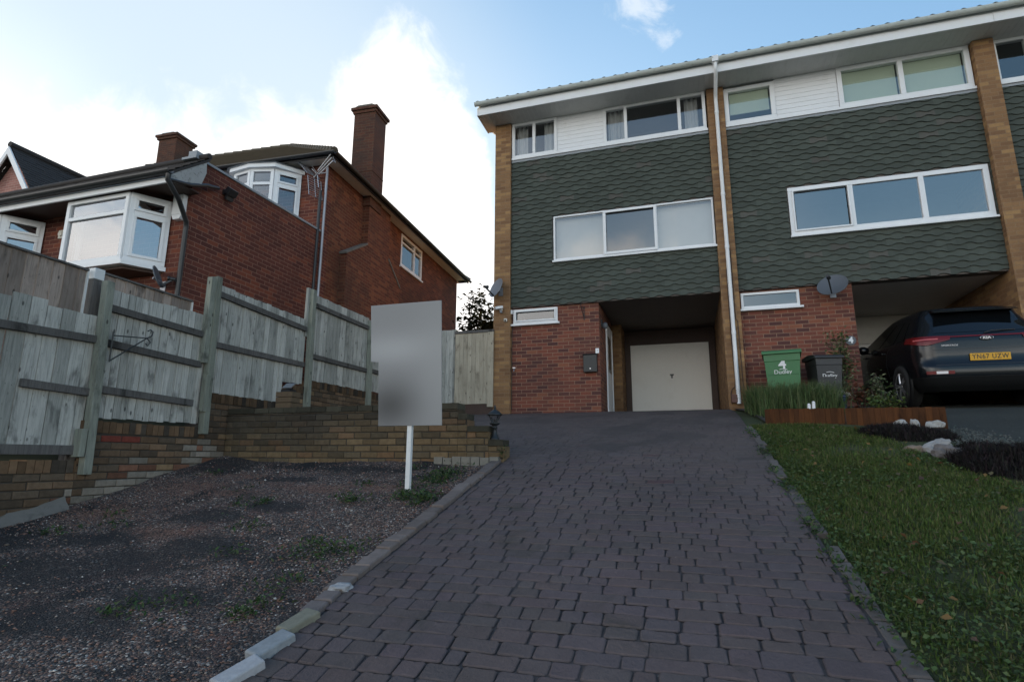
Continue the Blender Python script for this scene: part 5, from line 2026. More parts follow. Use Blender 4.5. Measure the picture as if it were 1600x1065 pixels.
# letter box, number plate, sensor, cameras, bracket, porch light, tap
t = thing('letter_box', (-1.83, 11.3, 1.70), 'black metal letter box on the red brick beside the porch', 'letter box')
mb = MB()
mb.box(-1.965, -1.69, 11.19, 11.298, 1.71, 2.06)
mb.build('body', M['black_iron'], t, .008)
mb = MB()
mb.prism([(11.298, 2.062), (11.175, 2.062), (11.17, 2.072), (11.298, 2.10)], 'x', -1.975, -1.68)
mb.build('lid', M['black_iron'], t)
mb = MB()
mb.lathe([(.013, 0), (.013, .008)], 12, M=Matrix.Translation((-1.825, 11.19, 1.775)) @ Matrix.Rotation(pi / 2, 4, 'X'))
mb.build('lock', M['alu'], t)
mb = MB()
mb.box(-1.725, -1.655, 11.288, 11.297, 2.10, 2.20)
t = thing('number_plate', (-1.69, 11.29, 2.1), 'small white house plate on the brick corner above the letter box', 'house sign')
mb.build('plate', M['upvc'], t)
text_mesh('1', .06, Matrix.Translation((-1.69, 11.2865, 2.15)) @ Matrix.Rotation(pi / 2, 4, 'X'), 'numeral', M['black_iron'], t, .001)
t = thing('security_camera', (-3.72, 11.17, 3.1), 'white security camera on the buff pillar under the pale dish', 'camera')
mb = MB()
mb.box(-3.74, -3.68, 11.14, 11.168, 3.10, 3.17)
mb.tube([(-3.71, 11.14, 3.13), (-3.71, 11.10, 3.13)], .012, 8)
mb.build('bracket', M['upvc'], t)
mb = MB()
mb.box(-.05, .05, -.085, .085, -.028, .028, M=Matrix.Translation((-3.735, 11.07, 3.145)) @ Matrix.Rotation(radians(-50), 4, 'Z') @ Matrix.Rotation(radians(14), 4, 'X'))
mb.build('housing', M['upvc'], t, .008)
mb = MB()
mb.lathe([(.03, 0), (.03, .03), (.012, .045)], 12, (-3.69, 11.10, 3.04), M=None)
mb.build('motion_sensor', M['dish_grey'], t)
t = thing('sensor_light', (-3.6, 11.17, 2.84), 'tiny pale sensor low on the buff pillar beside the little window', 'sensor')
mb = MB()
mb.box(-3.64, -3.57, 11.13, 11.168, 2.85, 2.92)
mb.build('body', M['cream_paint'], t, .008)
mb = MB()
mb.lathe([(.022, 0), (.018, .012), (.006, .02)], 12, M=Matrix.Translation((-3.605, 11.13, 2.875)) @ Matrix.Rotation(pi / 2, 4, 'X'))
mb.build('lens', M['black_plastic'], t)
t = thing('cable_box', (-3.5, 11.2, 3.0), 'small white cable box at the corner of the little window and pillar', 'box')
mb = MB()
mb.box(-3.525, -3.475, 11.225, 11.262, 3.03, 3.12)
mb.build('case', M['upvc'], t, .006)
mb = MB()
mb.tube([(-3.50, 11.25, 3.03), (-3.47, 11.285, 2.9), (-3.50, 11.29, 2.6), (-3.505, 11.29, 1.0)], .006, 5)
mb.build('cable', M['black_plastic'], t)
mb = MB()
mb.tube([(-1.94, 11.285, 3.10), (-1.94, 11.285, 2.80)], .009, 6)
mb.tube([(-1.94, 11.285, 3.06), (-1.98, 11.16, 3.06), (-1.98, 11.13, 3.10), (-1.97, 11.15, 3.13)], .008, 6)
mb.tube([(-1.94, 11.285, 2.84), (-1.98, 11.16, 3.06)], .008, 6)
one(mb, 'wall_bracket', M['black_iron'], 'black iron hanging basket bracket on the brick right of the little window', 'bracket')
t = thing('porch_light', (-1.6, 11.6, 2.7), 'small round porch light on the brick side wall by the front door', 'light')
mb = MB()
mb.box(-1.638, -1.61, 11.55, 11.63, 2.72, 2.86)
mb.build('bracket', M['black_iron'], t)
mb = MB()
mb.lathe([(.02, 0), (.055, .02), (.065, .07), (.05, .12), (.02, .14)], 14, (-1.56, 11.59, 2.66))
mb.build('lamp_glass', M['dish_dark'], t)
t = thing('garden_tap', (-3.42, 11.28, 1.8), 'small metal garden tap low on the brick wall beside the pillar', 'tap')
mb = MB()
mb.tube([(-3.44, 11.30, 1.84), (-3.44, 11.24, 1.84), (-3.44, 11.225, 1.79)], .013, 8)
mb.build('spout', M['alu'], t)
mb = MB()
mb.box(-3.47, -3.41, 11.238, 11.252, 1.86, 1.875)
mb.build('handle', M['alu'], t)
t = thing('number_sign', (2.87, 11.29, 2.05), 'dark round house sign with white numeral 4 on the brick corner', 'house sign')
mb = MB()
mb.lathe([(.085, 0), (.085, .012)], 20, M=Matrix.Translation((2.86, 11.298, 2.10)) @ Matrix.Rotation(pi / 2, 4, 'X'))
mb.build('plate', M['dish_dark'], t)
text_mesh('4', .15, Matrix.Translation((2.86, 11.284, 2.10)) @ Matrix.Rotation(pi / 2, 4, 'X'), 'numeral', M['upvc'], t, .001, bold=.006)


# wheelie bins
m_green = plain('bin_green', (0.050, 0.165, 0.065), .5, .12, 3, dirt=(.06, .09, .05), dirt_amt=.4)
m_grey = plain('bin_grey', (0.030, 0.031, 0.034), .5, .12, 3, dirt=(.06, .06, .055), dirt_amt=.4)


def wheelie_bin(x, y, z, rz, w, d, h, mat, label, num, txt):
    t = thing('wheelie_bin', (x, y, z), label, 'bin', 'wheelie bins against the brick wall', rz, True)
    mb = MB()
    wb, db = w * .80, d * .72
    def ring(z_, ww, dd, yo=0):
        return [(-ww / 2, -dd / 2 + yo, z_), (ww / 2, -dd / 2 + yo, z_), (ww / 2, dd / 2 + yo, z_), (-ww / 2, dd / 2 + yo, z_)]
    lv = [ring(.06, wb, db, .0), ring(h * .80, w * .95, d * .92, -.02), ring(h * .805, w * .97, d * .95, -.02), ring(h * .92, w * .985, d * .97, -.02)]
    vs = [v for r_ in lv for v in r_]
    fs = [(0, 3, 2, 1), (12, 13, 14, 15)]
    for i in range(3):
        fs += [(i * 4 + k, i * 4 + (k + 1) % 4, i * 4 + 4 + (k + 1) % 4, i * 4 + 4 + k) for k in range(4)]
    mb.mesh(vs, fs)
    # a moulded line and shoulder panel on the front
    zf = h * .58
    yf = lambda z_: -(db / 2 + (d * .46 - db / 2 + .02) * (z_ - .06) / (h * .80 - .06))
    mb.box(-w * .42, w * .42, yf(zf) - .008, yf(zf) + .01, zf, zf + .012)
    b_ = mb.build('body', mat, t, .02, local=True)
    mb = MB()
    mb.prism([(-d / 2 - .045, h * .915), (-d / 2 - .045, h * .955), (-d / 2 + .03, h * .99), (0, h * 1.02), (d / 2 + .03, h * 1.0), (d / 2 + .03, h * .93), (-d / 2 - .02, h * .925)], 'x', -w / 2 - .02, w / 2 + .02)
    mb.build('lid', mat, t, .015, local=True)
    mb = MB()
    mb.tube([(-w * .4, d / 2 + .05, h * .95), (w * .4, d / 2 + .05, h * .95)], .016, 8)
    for sx in (-1, 1):
        mb.bar((sx * w * .36, d / 2 - .03, h * .93), (sx * w * .36, d / 2 + .05, h * .95), .03)
    mb.build('handle', mat, t, 0, local=True)
    for sx in (-1, 1):
        mb = MB()
        mb.lathe([(.10, -.03), (.105, -.02), (.105, .02), (.10, .03)], 18, M=Matrix.Translation((sx * wb * .46, db / 2 - .02, .10)) @ Matrix.Rotation(pi / 2, 4, 'Y'))
        mb.build('wheel', M['black_plastic'], t, 0, local=True)
    sl = math.atan2(d * .46 - db / 2 + .02, h * .74)
    def onface(z_, dx=0):
        return Matrix.Translation((dx, yf(z_) - .004, z_)) @ Matrix.Rotation(pi / 2 + sl, 4, 'X')
    if num:
        text_mesh(num, .24, onface(h * .745), 'numeral', M['upvc'], t, .001, True, .004)
        text_mesh(txt, .095, onface(h * .625), 'lettering', M['upvc'], t, .001, True)
    else:
        text_mesh(txt, .080, onface(h * .61), 'lettering', M['upvc'], t, .001, True)
    mb = MB()    # curved stroke over the lettering
    zc = h * .655 if num else h * .655
    for i in range(8):
        u0, u1 = -.05 + .12 * i / 8, -.05 + .12 * (i + 1) / 8
        g_ = lambda u: (u, 0.018 * cos(u * 22), .0015)
        Mx = onface(zc)
        a_, c_ = g_(u0), g_(u1)
        mb.face([Mx @ Vector((a_[0], a_[1], .002)), Mx @ Vector((c_[0], c_[1], .002)), Mx @ Vector((c_[0], c_[1] + .008, .002)), Mx @ Vector((a_[0], a_[1] + .008, .002))])
    mb.build('emblem', M['upvc'], t, 0, local=True)
    return t


wheelie_bin(1.60, 10.62, .80, radians(-8), .57, .62, 1.03, m_green, 'green wheelie bin with a white number 4 on its front', '4', 'Dudley')
wheelie_bin(2.235, 10.66, .80, radians(10), .42, .50, .93, m_grey, 'black wheelie bin, smaller, right of the green one', None, 'Dudley')

# planter edging of upright boards
t = thing('planter_edging', (1.8, 7.85, .3), 'low reddish-brown edging of upright boards round the flower bed', 'planter')
a0, a1 = Vector((.985, 8.30, 0)), Vector((2.70, 7.36, 0))
dv = (a1 - a0).normalized()
L = (a1 - a0).length
ang = math.atan2(dv.y, dv.x)
for s0, s1, dz in ((0, L * .49, 0), (L * .495, L, .0)):
    mb = MB()
    s = s0
    while s < s1 - .01:
        w = min(.062, s1 - s)
        c = a0 + dv * (s + w / 2)
        zg = .50 + (.30 - .50) * (s / L)
        ztop = .665 + (.575 - .665) * (s / L) + random.uniform(-.004, .004)
        Mx = Matrix.Translation((c.x, c.y, 0)) @ Matrix.Rotation(ang, 4, 'Z')
        mb.box(-w / 2 + .001, w / 2 - .001, -.012 + random.uniform(-.003, .003), .012, zg - .12, ztop, (random.random(), random.random(), random.random()), Mx)
        s += w
    mb.build('board_panel', M['planter_wood'], t)
mb = MB()
Mx = Matrix.Translation((a1.x, a1.y, 0)) @ Matrix.Rotation(ang, 4, 'Z')
mb.box(.002, .022, -.016, .05, .15, .572)
mb.build('end_strip', M['white_post'], t)

# bed soil behind the edging
mb = MB()
for a_, c_ in zip(np.linspace(0, 1, 13), np.linspace(0, 1, 13)[1:]):
    q_ = []
    for f_, e_ in ((a_, 0), (a_, 1), (c_, 1), (c_, 0)):
        x_ = (.99 + (.80 - .99) * f_) if e_ == 0 else (2.66 + (2.95 - 2.66) * f_)
        y_ = (8.33 + (11.25 - 8.33) * f_) if e_ == 0 else (7.42 + (11.25 - 7.42) * f_)
        q_.append((x_, y_, Pf(y_) + .004))
    mb.face(q_)
tag(mb.build('flower_bed', M['soil']), kind='structure')

# flower pot
t = thing('flower_pot', (2.23, 9.75, .78), 'blue flower pot with pale flowers beside the black bin', 'flower pot')
mb = MB()
mb.lathe([(.07, 0), (.085, .19), (.095, .195), (.095, .23), (.085, .23), (.08, .21)], 20, (2.23, 9.75, .74))
mb.build('pot', plain('blue_glaze', (.018, .03, .10), .25, .15), t)


# ------------------------------------------------------------------ plants
def leaves(name, mat, parent, centers, size, palette, rng, asp=.45, droop=.3, fold=True):
    """one diamond leaf (two faces) per centre, random direction"""
    n = len(centers)
    C0 = np.asarray(centers, float)
    a_ = rng.uniform(0, 2 * pi, n)
    el = rng.uniform(-.5, .9, n) - droop
    d = np.stack([np.cos(a_) * np.cos(el), np.sin(a_) * np.cos(el), np.sin(el)], 1)
    up = np.stack([rng.normal(0, .5, n), rng.normal(0, .5, n), np.ones(n)], 1)
    s = np.cross(d, up)
    s /= np.linalg.norm(s, axis=1, keepdims=True)
    nn = np.cross(s, d)
    sz = size * rng.uniform(.6, 1.3, n)
    w = sz * asp
    A_ = C0
    B_ = C0 + d * (sz * .45)[:, None] + s * (w / 2)[:, None] + nn * (.12 * w)[:, None]
    D_ = C0 + d * (sz * .45)[:, None] - s * (w / 2)[:, None] + nn * (.12 * w)[:, None]
    E_ = C0 + d * sz[:, None] - nn * (.1 * sz)[:, None]
    V = np.stack([A_, B_, E_, D_], 1).reshape(-1, 3)
    i = np.arange(n) * 4
    F = np.concatenate([np.stack([i, i + 1, i + 2], 1), np.stack([i, i + 2, i + 3], 1)])
    pal = np.asarray(palette)
    cc = pal[rng.integers(0, len(pal), n)] * rng.uniform(.75, 1.25, (n, 1))
    if parent:
        V = V - np.array(OFF[parent])
    return fast_mesh(name, V, F, mat, np.concatenate([cc, cc]), parent)


G1 = [(.035, .07, .022), (.05, .09, .03), (.028, .055, .018), (.07, .10, .035)]
rg = np.random.default_rng(5)


def blades(name, base, height, width, palette, rng, parent=None, lean=.35, mat='grassmat', seg=2, curl=.5):
    n = len(base)
    a_ = rng.uniform(0, 2 * pi, n)
    h = height * rng.uniform(.5, 1.25, n)
    ln = np.abs(rng.normal(0, lean, n))
    hx, hy = np.cos(a_), np.sin(a_)
    sx, sy = -np.sin(a_ + rng.normal(0, .6, n)), np.cos(a_ + rng.normal(0, .6, n))
    w = width * rng.uniform(.6, 1.3, n)
    B0 = np.asarray(base, float)
    side = np.stack([sx, sy, np.zeros(n)], 1)
    m1 = B0 + np.stack([hx * ln * h * .35, hy * ln * h * .35, h * .55], 1)
    tp = B0 + np.stack([hx * ln * h * (1 + curl * .3), hy * ln * h * (1 + curl * .3), h * (1 - .35 * np.minimum(ln, 1))], 1)
    V = np.stack([B0 - side * (w / 2)[:, None], B0 + side * (w / 2)[:, None], m1 + side * (w * .38)[:, None], m1 - side * (w * .38)[:, None], tp], 1)
    i = np.arange(n) * 5
    F = np.concatenate([np.stack([i, i + 1, i + 2], 1), np.stack([i, i + 2, i + 3], 1), np.stack([i + 3, i + 2, i + 4], 1)])
    pal = np.asarray(palette)
    cc = pal[rng.integers(0, len(pal), n)] * rng.uniform(.7, 1.3, (n, 1))
    V = V.reshape(-1, 3)
    if parent:
        V = V - np.array(OFF[parent])
    return fast_mesh(name, V, F, M[mat], np.concatenate([cc, cc, cc]), parent)


# tall grassy lavender in front of the bins
t = thing('lavender_bush', (1.5, 9.6, .75), 'tall grassy green lavender bush in front of the bins', 'bush')
n = 5200
u = rg.uniform(0, 1, n)
bx = .95 + u * 1.15 + rg.normal(0, .05, n)
by = 9.55 + rg.normal(0, .28, n) + .05 * u
bz = P(by) + .0
hh = .40 * (1 - .35 * np.abs(u - .45))
o = blades('stems', np.stack([bx, by, bz], 1), .44, .011, [(.065, .11, .035), (.085, .13, .045), (.11, .14, .06), (.05, .085, .03), (.13, .15, .065)], rg, t, .5)
leaves('leaves', M['leafmat'], t, np.stack([.9 + rg.uniform(0, 1.35, 1500), 9.5 + rg.normal(0, .28, 1500), .78 + rg.uniform(0, .34, 1500)], 1), .045, [(.08, .12, .055), (.12, .145, .07)], rg, .2, -.3)

# two white plant labels
for k, (xx, hh_) in enumerate(((1.60, .16), (1.66, .19))):
    mb = MB()
    mb.tube([(xx, 8.75, Pf(8.75)), (xx + .01, 8.75, Pf(8.75) + hh_ + .02)], .022, 8)
    mb.tube([(xx + .01, 8.75, Pf(8.75) + hh_ + .02), (xx + .01, 8.75, Pf(8.75) + hh_ + .035)], [.022, .012], 8)
    one(mb, 'plastic_tube', M['upvc'], ['shorter white plastic tube standing in the bush, the left one', 'taller white plastic tube standing in the bush, the right one'][k], 'tube', 'white tubes in the flower bed')


def shrub(loc, label, stems, leafn, size, pal, rng, spread, height, lean=(0, 0), name='shrub', asp=.5):
    t = thing(name, loc, label, 'shrub')
    mb = MB()
    cs = []
    L0 = Vector(loc)
    for k in range(stems):
        a_ = rng.uniform(0, 2 * pi)
        h = height * rng.uniform(.6, 1.05)
        tip = L0 + Vector((cos(a_) * spread * rng.uniform(.2, 1) + lean[0], sin(a_) * spread * rng.uniform(.2, 1) + lean[1], h))
        mid = L0.lerp(tip, .5) + Vector((rng.normal(0, .05), rng.normal(0, .05), .05 * h))
        pts = [L0 + Vector((cos(a_) * .04, sin(a_) * .04, -.03)), mid, tip]
        mb.tube(pts, [.012, .008, .004], 5)
        for q in range(leafn // stems):
            f = rng.uniform(.25, 1.0)
            p_ = pts[0].lerp(mid, f * 2) if f < .5 else mid.lerp(tip, f * 2 - 1)
            cs.append(p_ + Vector((rng.normal(0, .06), rng.normal(0, .06), rng.normal(0, .05))))
    mb.build('stem', M['barkmat'], t)
    leaves('foliage', M['leafmat'], t, [tuple(c_) for c_ in cs], size, pal, rng, asp)
    return t


VAR = [(.08, .12, .045), (.15, .18, .09), (.24, .25, .15), (.06, .09, .035), (.10, .15, .055)]
shrub((2.50, 10.75, .86), 'leggy variegated shrub climbing the brick corner under the number 4 sign', 9, 1300, .065, VAR + [(.16, .17, .06)], rg, .2, 1.3)
shrub((2.80, 10.0, .72), 'spreading variegated shrub with pale leaf edges beside the parked car', 8, 420, .06, VAR + [(.2, .21, .15)], rg, .19, .58, (.0, -.1))
shrub((2.62, 10.1, .80), 'small shrub with rusty red leaves at the foot of the brick corner', 7, 260, .075, [(.16, .05, .03), (.12, .06, .03), (.08, .07, .03), (.2, .07, .04)], rg, .22, .38)
shrub((2.72, 9.35, .68), 'low bright green leafy plant behind the planter boards', 8, 420, .06, [(.09, .13, .03), (.12, .15, .05), (.06, .10, .03)], rg, .32, .22)
rg2 = np.random.default_rng(8)
leaves('flowers', attr_mat('petals', rough=.7, nscale=5, namt=.1, bmp=0), bpy.data.objects['flower_pot'], np.stack([2.23 + rg2.normal(0, .05, 70), 9.75 + rg2.normal(0, .05, 70), .965 + rg2.uniform(0, .07, 70)], 1), .06, [(.5, .45, .42), (.6, .55, .5), (.12, .16, .07), (.4, .36, .33)], rg2, .8)


def heather(cx, cy, rx, ry_, h, label, n, ang=0):
    t = thing('heather', (cx, cy, Pf(cy)), label, 'shrub', 'dark heather mounds beside the lawn')
    r_ = np.sqrt(rg.uniform(0, 1, n))
    th = rg.uniform(0, 2 * pi, n)
    lx, ly = r_ * rx * np.cos(th), r_ * ry_ * np.sin(th)
    x_ = cx + lx * cos(ang) - ly * sin(ang)
    y_ = cy + lx * sin(ang) + ly * cos(ang)
    dome = np.sqrt(np.clip(1 - r_ ** 2, 0, 1))
    lump = np.array([vn(a_, b_, 6, 60) for a_, b_ in zip(x_, y_)])
    z_ = P(y_) + dome * h * .62 * (1 + .5 * lump)
    blades('sprigs', np.stack([x_, y_, z_ - .03], 1), .085, .009, [(.022, .018, .020), (.030, .024, .026), (.018, .018, .016), (.042, .028, .032), (.03, .032, .024)], rg, t, .8)
    mb = MB()
    vs = []
    for i in range(6):
        f = i / 5
        for k in range(18):
            a_ = 2 * pi * k / 18
            q = (rx * f * .97 * cos(a_), ry_ * f * .97 * sin(a_))
            xx, yy_ = cx + q[0] * cos(ang) - q[1] * sin(ang), cy + q[0] * sin(ang) + q[1] * cos(ang)
            vs.append((xx, yy_, Pf(yy_) - .02 + sqrt(max(0, 1 - f * f)) * h * .55))
    mb.mesh(vs, [(i * 18 + k, i * 18 + (k + 1) % 18, (i + 1) * 18 + (k + 1) % 18, (i + 1) * 18 + k) for i in range(5) for k in range(18)], (.02, .017, .017), True)
    mb.build('mound', M['stonemat'], t)


heather(2.20, 7.05, .46, .30, .17, 'dark heather mound against the wooden planter boards', 5200, radians(-30))
heather(2.56, 5.85, .42, .50, .24, 'dark heather mound at the right edge past the big rocks', 6500, radians(15))


def rock(x, y, z, sx, sy, sz, rz, label, seed, col, tilt=0):
    bm = bmesh.new()
    bmesh.ops.create_icosphere(bm, subdivisions=3, radius=1)
    for v in bm.verts:
        d = v.co.copy()
        n_ = mnoise.noise(d * 1.3 + Vector((seed, seed, 0))) * .45 + mnoise.noise(d * 2.4 + Vector((seed, 0, seed))) * .30 + mnoise.noise(d * 8 + Vector((0, seed, seed))) * .05
        v.co = d * (1 + n_)
        v.co = Vector([math.copysign(abs(q_) ** .8, q_) for q_ in v.co]) * .95
        v.co.z = max(v.co.z, -.5)
    mb = MB()
    Mx = Matrix.Translation((x, y, z)) @ Matrix.Rotation(rz, 4, 'Z') @ Matrix.Rotation(tilt, 4, 'Y') @ Matrix.Diagonal((sx, sy, sz, 1))
    vs = [tuple(Mx @ v.co) for v in bm.verts]
    rr_ = random.Random(seed)
    for f in bm.faces:
        k = rr_.uniform(.9, 1.1)
        mb.face([vs[v.index] for v in f.verts], tuple(c_ * k for c_ in col), False)
    bm.free()
    one(mb, 'rock', M['stonemat'], label, 'rock', 'rocks beside the heather')


rock(2.235, 6.42, .115, .15, .085, .075, .5, 'pale elongated rock, the brightest of the group by the heather', 3, (.30, .285, .27), -.3)
rock(2.235, 6.16, .06, .145, .10, .085, .2, 'grey-brown rounded rock in front of the pale one', 5, (.15, .135, .13))
rock(2.045, 6.42, .08, .085, .07, .065, 0, 'small brownish rock at the left end of the group', 8, (.22, .17, .13))
rock(2.25, 7.36, .39, .075, .05, .055, .3, 'small white stone leaning on the planter boards, on the left', 11, (.40, .39, .37))
rock(2.36, 7.27, .37, .06, .05, .075, 1.0, 'small white pointed stone leaning on the planter boards, in the middle', 14, (.40, .39, .37))
rock(2.53, 7.22, .37, .085, .045, .05, -.4, 'small grey-white stone leaning on the planter boards, on the right', 17, (.34, .34, .33))

# loose white bricks at the near end of the edging
for (x, y, rz, lab, col) in ((-1.955, 2.27, -.33, 'white painted brick nearest the camera at the gravel edge', (.36, .36, .37)), (-1.965, 2.48, -.27, 'pale grey brick between the white and the mossy one', (.25, .265, .275)), (-1.975, 2.685, -.25, 'mossy beige brick lying at the gravel edge', (.2, .19, .145))):
    mb = MB()
    slab(mb, x, y, .10, .205, .05, rz, col, -.012, random.uniform(-.05, .05))
    one(mb, 'loose_brick', M['kerb'], lab, 'brick', 'loose bricks along the gravel edge', .004)
rock(-1.985, 3.06, Pf(3.06) + .005, .07, .05, .035, .4, 'rounded white stone among the drive edging', 21, (.30, .30, .305))
for (x, y, l, lab) in ((-2.0, 2.845, .11, 'chipped pinkish edging stone right of the mossy brick'), (-2.0, 2.96, .10, 'small pinkish edging stone beside the white stone')):
    mb = MB()
    slab(mb, x, y, .11, l, .022, .05, (.15, .125, .118))
    one(mb, 'edging_stone', M['kerb'], lab, 'stone', 'pinkish stones at the near end of the edging', .004)

# ---- lawn
n = 185000
gx = rg.uniform(.78, 3.4, n)
gy = rg.uniform(1.2, 8.25, n) ** 1.0
keep = (gx < np.array([lawn_edge(v) for v in gy]) + rg.normal(0, .03, n)) & (gx > np.interp(gy, [1, 3, 5, 6.5, 8], [.86, .84, .77, .74, .76]) + np.abs(rg.normal(0, .035, n)))
gx, gy = gx[keep], gy[keep]
bare = np.array([vn(a_, b_, 1.4, 77) + .5 * vn(a_, b_, 3.5, 12) for a_, b_ in zip(gx, gy)])
keep = (bare + rg.uniform(-.4, .25, len(gx))) < .50
gx, gy, bare = gx[keep], gy[keep], bare[keep]
gz = lawn_z(gx, gy)
o = blades('lawn_grass', np.stack([gx, gy, gz - .008], 1), .048, .0066, [(.062, .108, .024), (.076, .125, .028), (.05, .088, .02), (.092, .13, .034), (.13, .14, .05), (.10, .132, .034), (.15, .135, .065)], rg, None, .85)
tag(o, 'rough green lawn grass beside the driveway', 'grass', kind='stuff')
n = 30000
lx = rg.uniform(.80, 3.0, n)
ly = rg.uniform(1.2, 7.6, n)
cl = np.array([vn(a_, b_, 1.8, 31) for a_, b_ in zip(lx, ly)])
keep = (cl + .22 * np.clip((1.5 - lx) / .5, 0, 1) + .30 * np.clip((4.6 - ly) / 2.2, 0, 1) + rg.uniform(-.3, .15, n) > .06) & (lx < np.array([lawn_edge(v) for v in ly])) & (lx > .80)
lx, ly = lx[keep], ly[keep]
o = leaves('lawn_clover', M['leafmat'], None, np.stack([lx, ly, lawn_z(lx, ly) + rg.uniform(.012, .045, len(lx))], 1), .025, [(.065, .105, .034), (.08, .125, .04), (.052, .085, .028), (.10, .13, .046)], rg, .75, .1)
tag(o, 'broad-leaved clover and weeds among the grass', 'weeds', kind='stuff')
n = 260
lx = rg.uniform(.9, 2.8, n)
ly = rg.uniform(1.6, 7.6, n)
keep = lx < np.array([lawn_edge(v) for v in ly])
lx, ly = lx[keep], ly[keep]
o = leaves('fallen_leaves', M['leafmat'], None, np.stack([lx, ly, lawn_z(lx, ly) + .05], 1), .045, [(.2, .12, .04), (.15, .08, .04), (.12, .1, .05), (.1, .06, .04)], rg, .7, .2)
tag(o, 'small yellow and brown fallen leaves on the lawn', 'leaves', kind='stuff')

# weeds in the gravel and along both edgings
cs = []
for k in range(46):
    if k < 26:
        x_, y_ = -2.2 - abs(rg.normal(0, .35)), rg.uniform(2.6, 5.9)
    else:
        x_, y_ = rg.uniform(-5.3, -2.3), rg.uniform(2.2, 5.8)
    r_ = rg.uniform(.04, .13)
    for q in range(int(rg.uniform(20, 80))):
        xx, yy_ = x_ + rg.normal(0, r_), y_ + rg.normal(0, r_ * .8)
        if xx < -2.10 and yy_ < 5.95:
            cs.append((xx, yy_, Pf(yy_) + rg.uniform(-.01, .02)))
for k in range(60):
    y_ = rg.uniform(1.8, 7.8)
    for q in range(int(rg.uniform(4, 20))):
        yy_ = y_ + rg.normal(0, .07)
        cs.append((drive_right(y_) + .02 + rg.normal(0, .035), yy_, Pf(yy_) + rg.uniform(-.005, .02)))
for q in range(40):
    cs.append((-2.54 + rg.normal(0, .05), 4.9 + rg.normal(0, .04), Pf(4.9)))
for q in range(80):
    cs.append((-1.97 + rg.normal(0, .02), 6.02 + rg.normal(0, .04), .0 + rg.uniform(.0, .14)))
cs = np.array(cs)
o = leaves('weeds', M['leafmat'], None, cs, .038, [(.04, .08, .022), (.055, .10, .03), (.08, .11, .035), (.03, .055, .02)], rg, .42, -.25)
tag(o, 'scattered green weeds in the gravel and along the drive edges', 'weeds', kind='stuff')
# loose pale gravel patch beside the neighbour drive
n = 5000
px = rg.uniform(2.45, 3.4, n)
py = rg.uniform(5.2, 7.6, n)
keep = (px - 2.3 - .45 * (7.4 - py) / 2 > -.2) & (px < 2.75 + .35 * (7.4 - py) + rg.normal(0, .12, n))
px, py = px[keep], py[keep]
n = len(px)
sz = rg.uniform(.005, .010, n)
V = octv[None] * (1 + rg.uniform(-.3, .3, (n, 6, 1))) * sz[:, None, None]
V = V + np.stack([px, py, P(py) + .04 + sz * .2], 1)[:, None, :]
F = octf[None] + (np.arange(n) * 6)[:, None, None]
cc = np.array([(.09, .11, .105), (.07, .09, .085), (.14, .15, .14), (.10, .10, .09)])[rg.integers(0, 4, n)]
tag(fast_mesh('slate_chippings', V.reshape(-1, 3), F.reshape(-1, 3), M['stonemat'], np.repeat(cc, 8, 0)), 'grey-green stone chippings along the edge of the neighbour drive', 'gravel', kind='stuff')

# ---- small tree seen through the gap beside the gate
t = thing('tree', (-5.32, 14.0, .9), 'small dark-leaved tree silhouetted in the gap above the gate', 'tree')
mb = MB()
cs = []
base = Vector((-5.32, 14.0, .9))
tips = [(-5.68, 13.8, 3.63), (-5.47, 14.1, 4.52), (-5.31, 14.0, 4.15), (-5.06, 14.1, 4.00), (-4.94, 14.0, 3.55), (-5.81, 14.2, 3.41), (-5.37, 13.8, 3.70), (-5.12, 13.8, 4.22), (-5.00, 14.2, 3.85)]
mb.tube([base, base + Vector((0, 0, 1.4))], [.07, .05], 8)
for q in tips:
    q = Vector(q)
    st_ = base + Vector((0, 0, 1.3))
    mid = st_.lerp(q, .5) + Vector((rg.normal(0, .12), 0, .15))
    mb.tube([st_, mid, q], [.035, .02, .006], 6)
    for j in range(150):
        f = rg.uniform(.3, 1.02)
        p_ = st_.lerp(mid, f * 2) if f < .5 else mid.lerp(q, f * 2 - 1)
        cs.append(tuple(p_ + Vector((rg.normal(0, .13), rg.normal(0, .13), rg.normal(0, .10)))))
mb.build('trunk', M['barkmat'], t)
leaves('crown', M['leafmat'], t, cs, .17, [(.02, .028, .014), (.03, .038, .018), (.026, .03, .02)], rg, .5, .2)
t = thing('hedge', (-9, 24, .9), 'dark clipped hedge low behind the house corner', 'hedge')
n = 2600
cs = np.stack([rg.uniform(-11, -3.2, n), rg.uniform(23, 25, n), .9 + rg.uniform(0, 1, n) ** .7 * 3.6], 1)
leaves('foliage', M['leafmat'], t, cs, .22, [(.02, .028, .014), (.03, .038, .018)], rg, .55)

# ------------------------------------------------------------------ parked car
m, nt, b = newmat('car_paint')
setp(nt, b, base=(.004, .0055, .008), rough=.25, spec=.35, coat=.35)
b.inputs['Coat Roughness'].default_value = .04
M['car_paint'] = m
M['car_plastic'] = plain('car_plastic', (.007, .0075, .008), .6, .1, spec=.25)
m, nt, b = newmat('car_glass')
setp(nt, b, base=(.004, .005, .006), rough=.03, spec=.6)
M['car_glass'] = m
m, nt, b = newmat('tail_red')
setp(nt, b, base=(.13, .005, .007), rough=.3, spec=.4, coat=.15)
M['tail_red'] = m
m, nt, b = newmat('reflector_white')
setp(nt, b, base=(.75, .72, .72), rough=.2, spec=.6)
M['reflector_white'] = m
M['plate_yellow'] = plain('plate_yellow', (.62, .32, .012), .4, .03)
M['tyre'] = plain('tyre', (.012, .012, .012), .85, .1, 20, bmp=.2)
car = thing('parked_car', (4.42, 10.20, .79), 'black SUV parked tail-out in the open garage porch, yellow rear plate', 'car', None, radians(1.0), True)
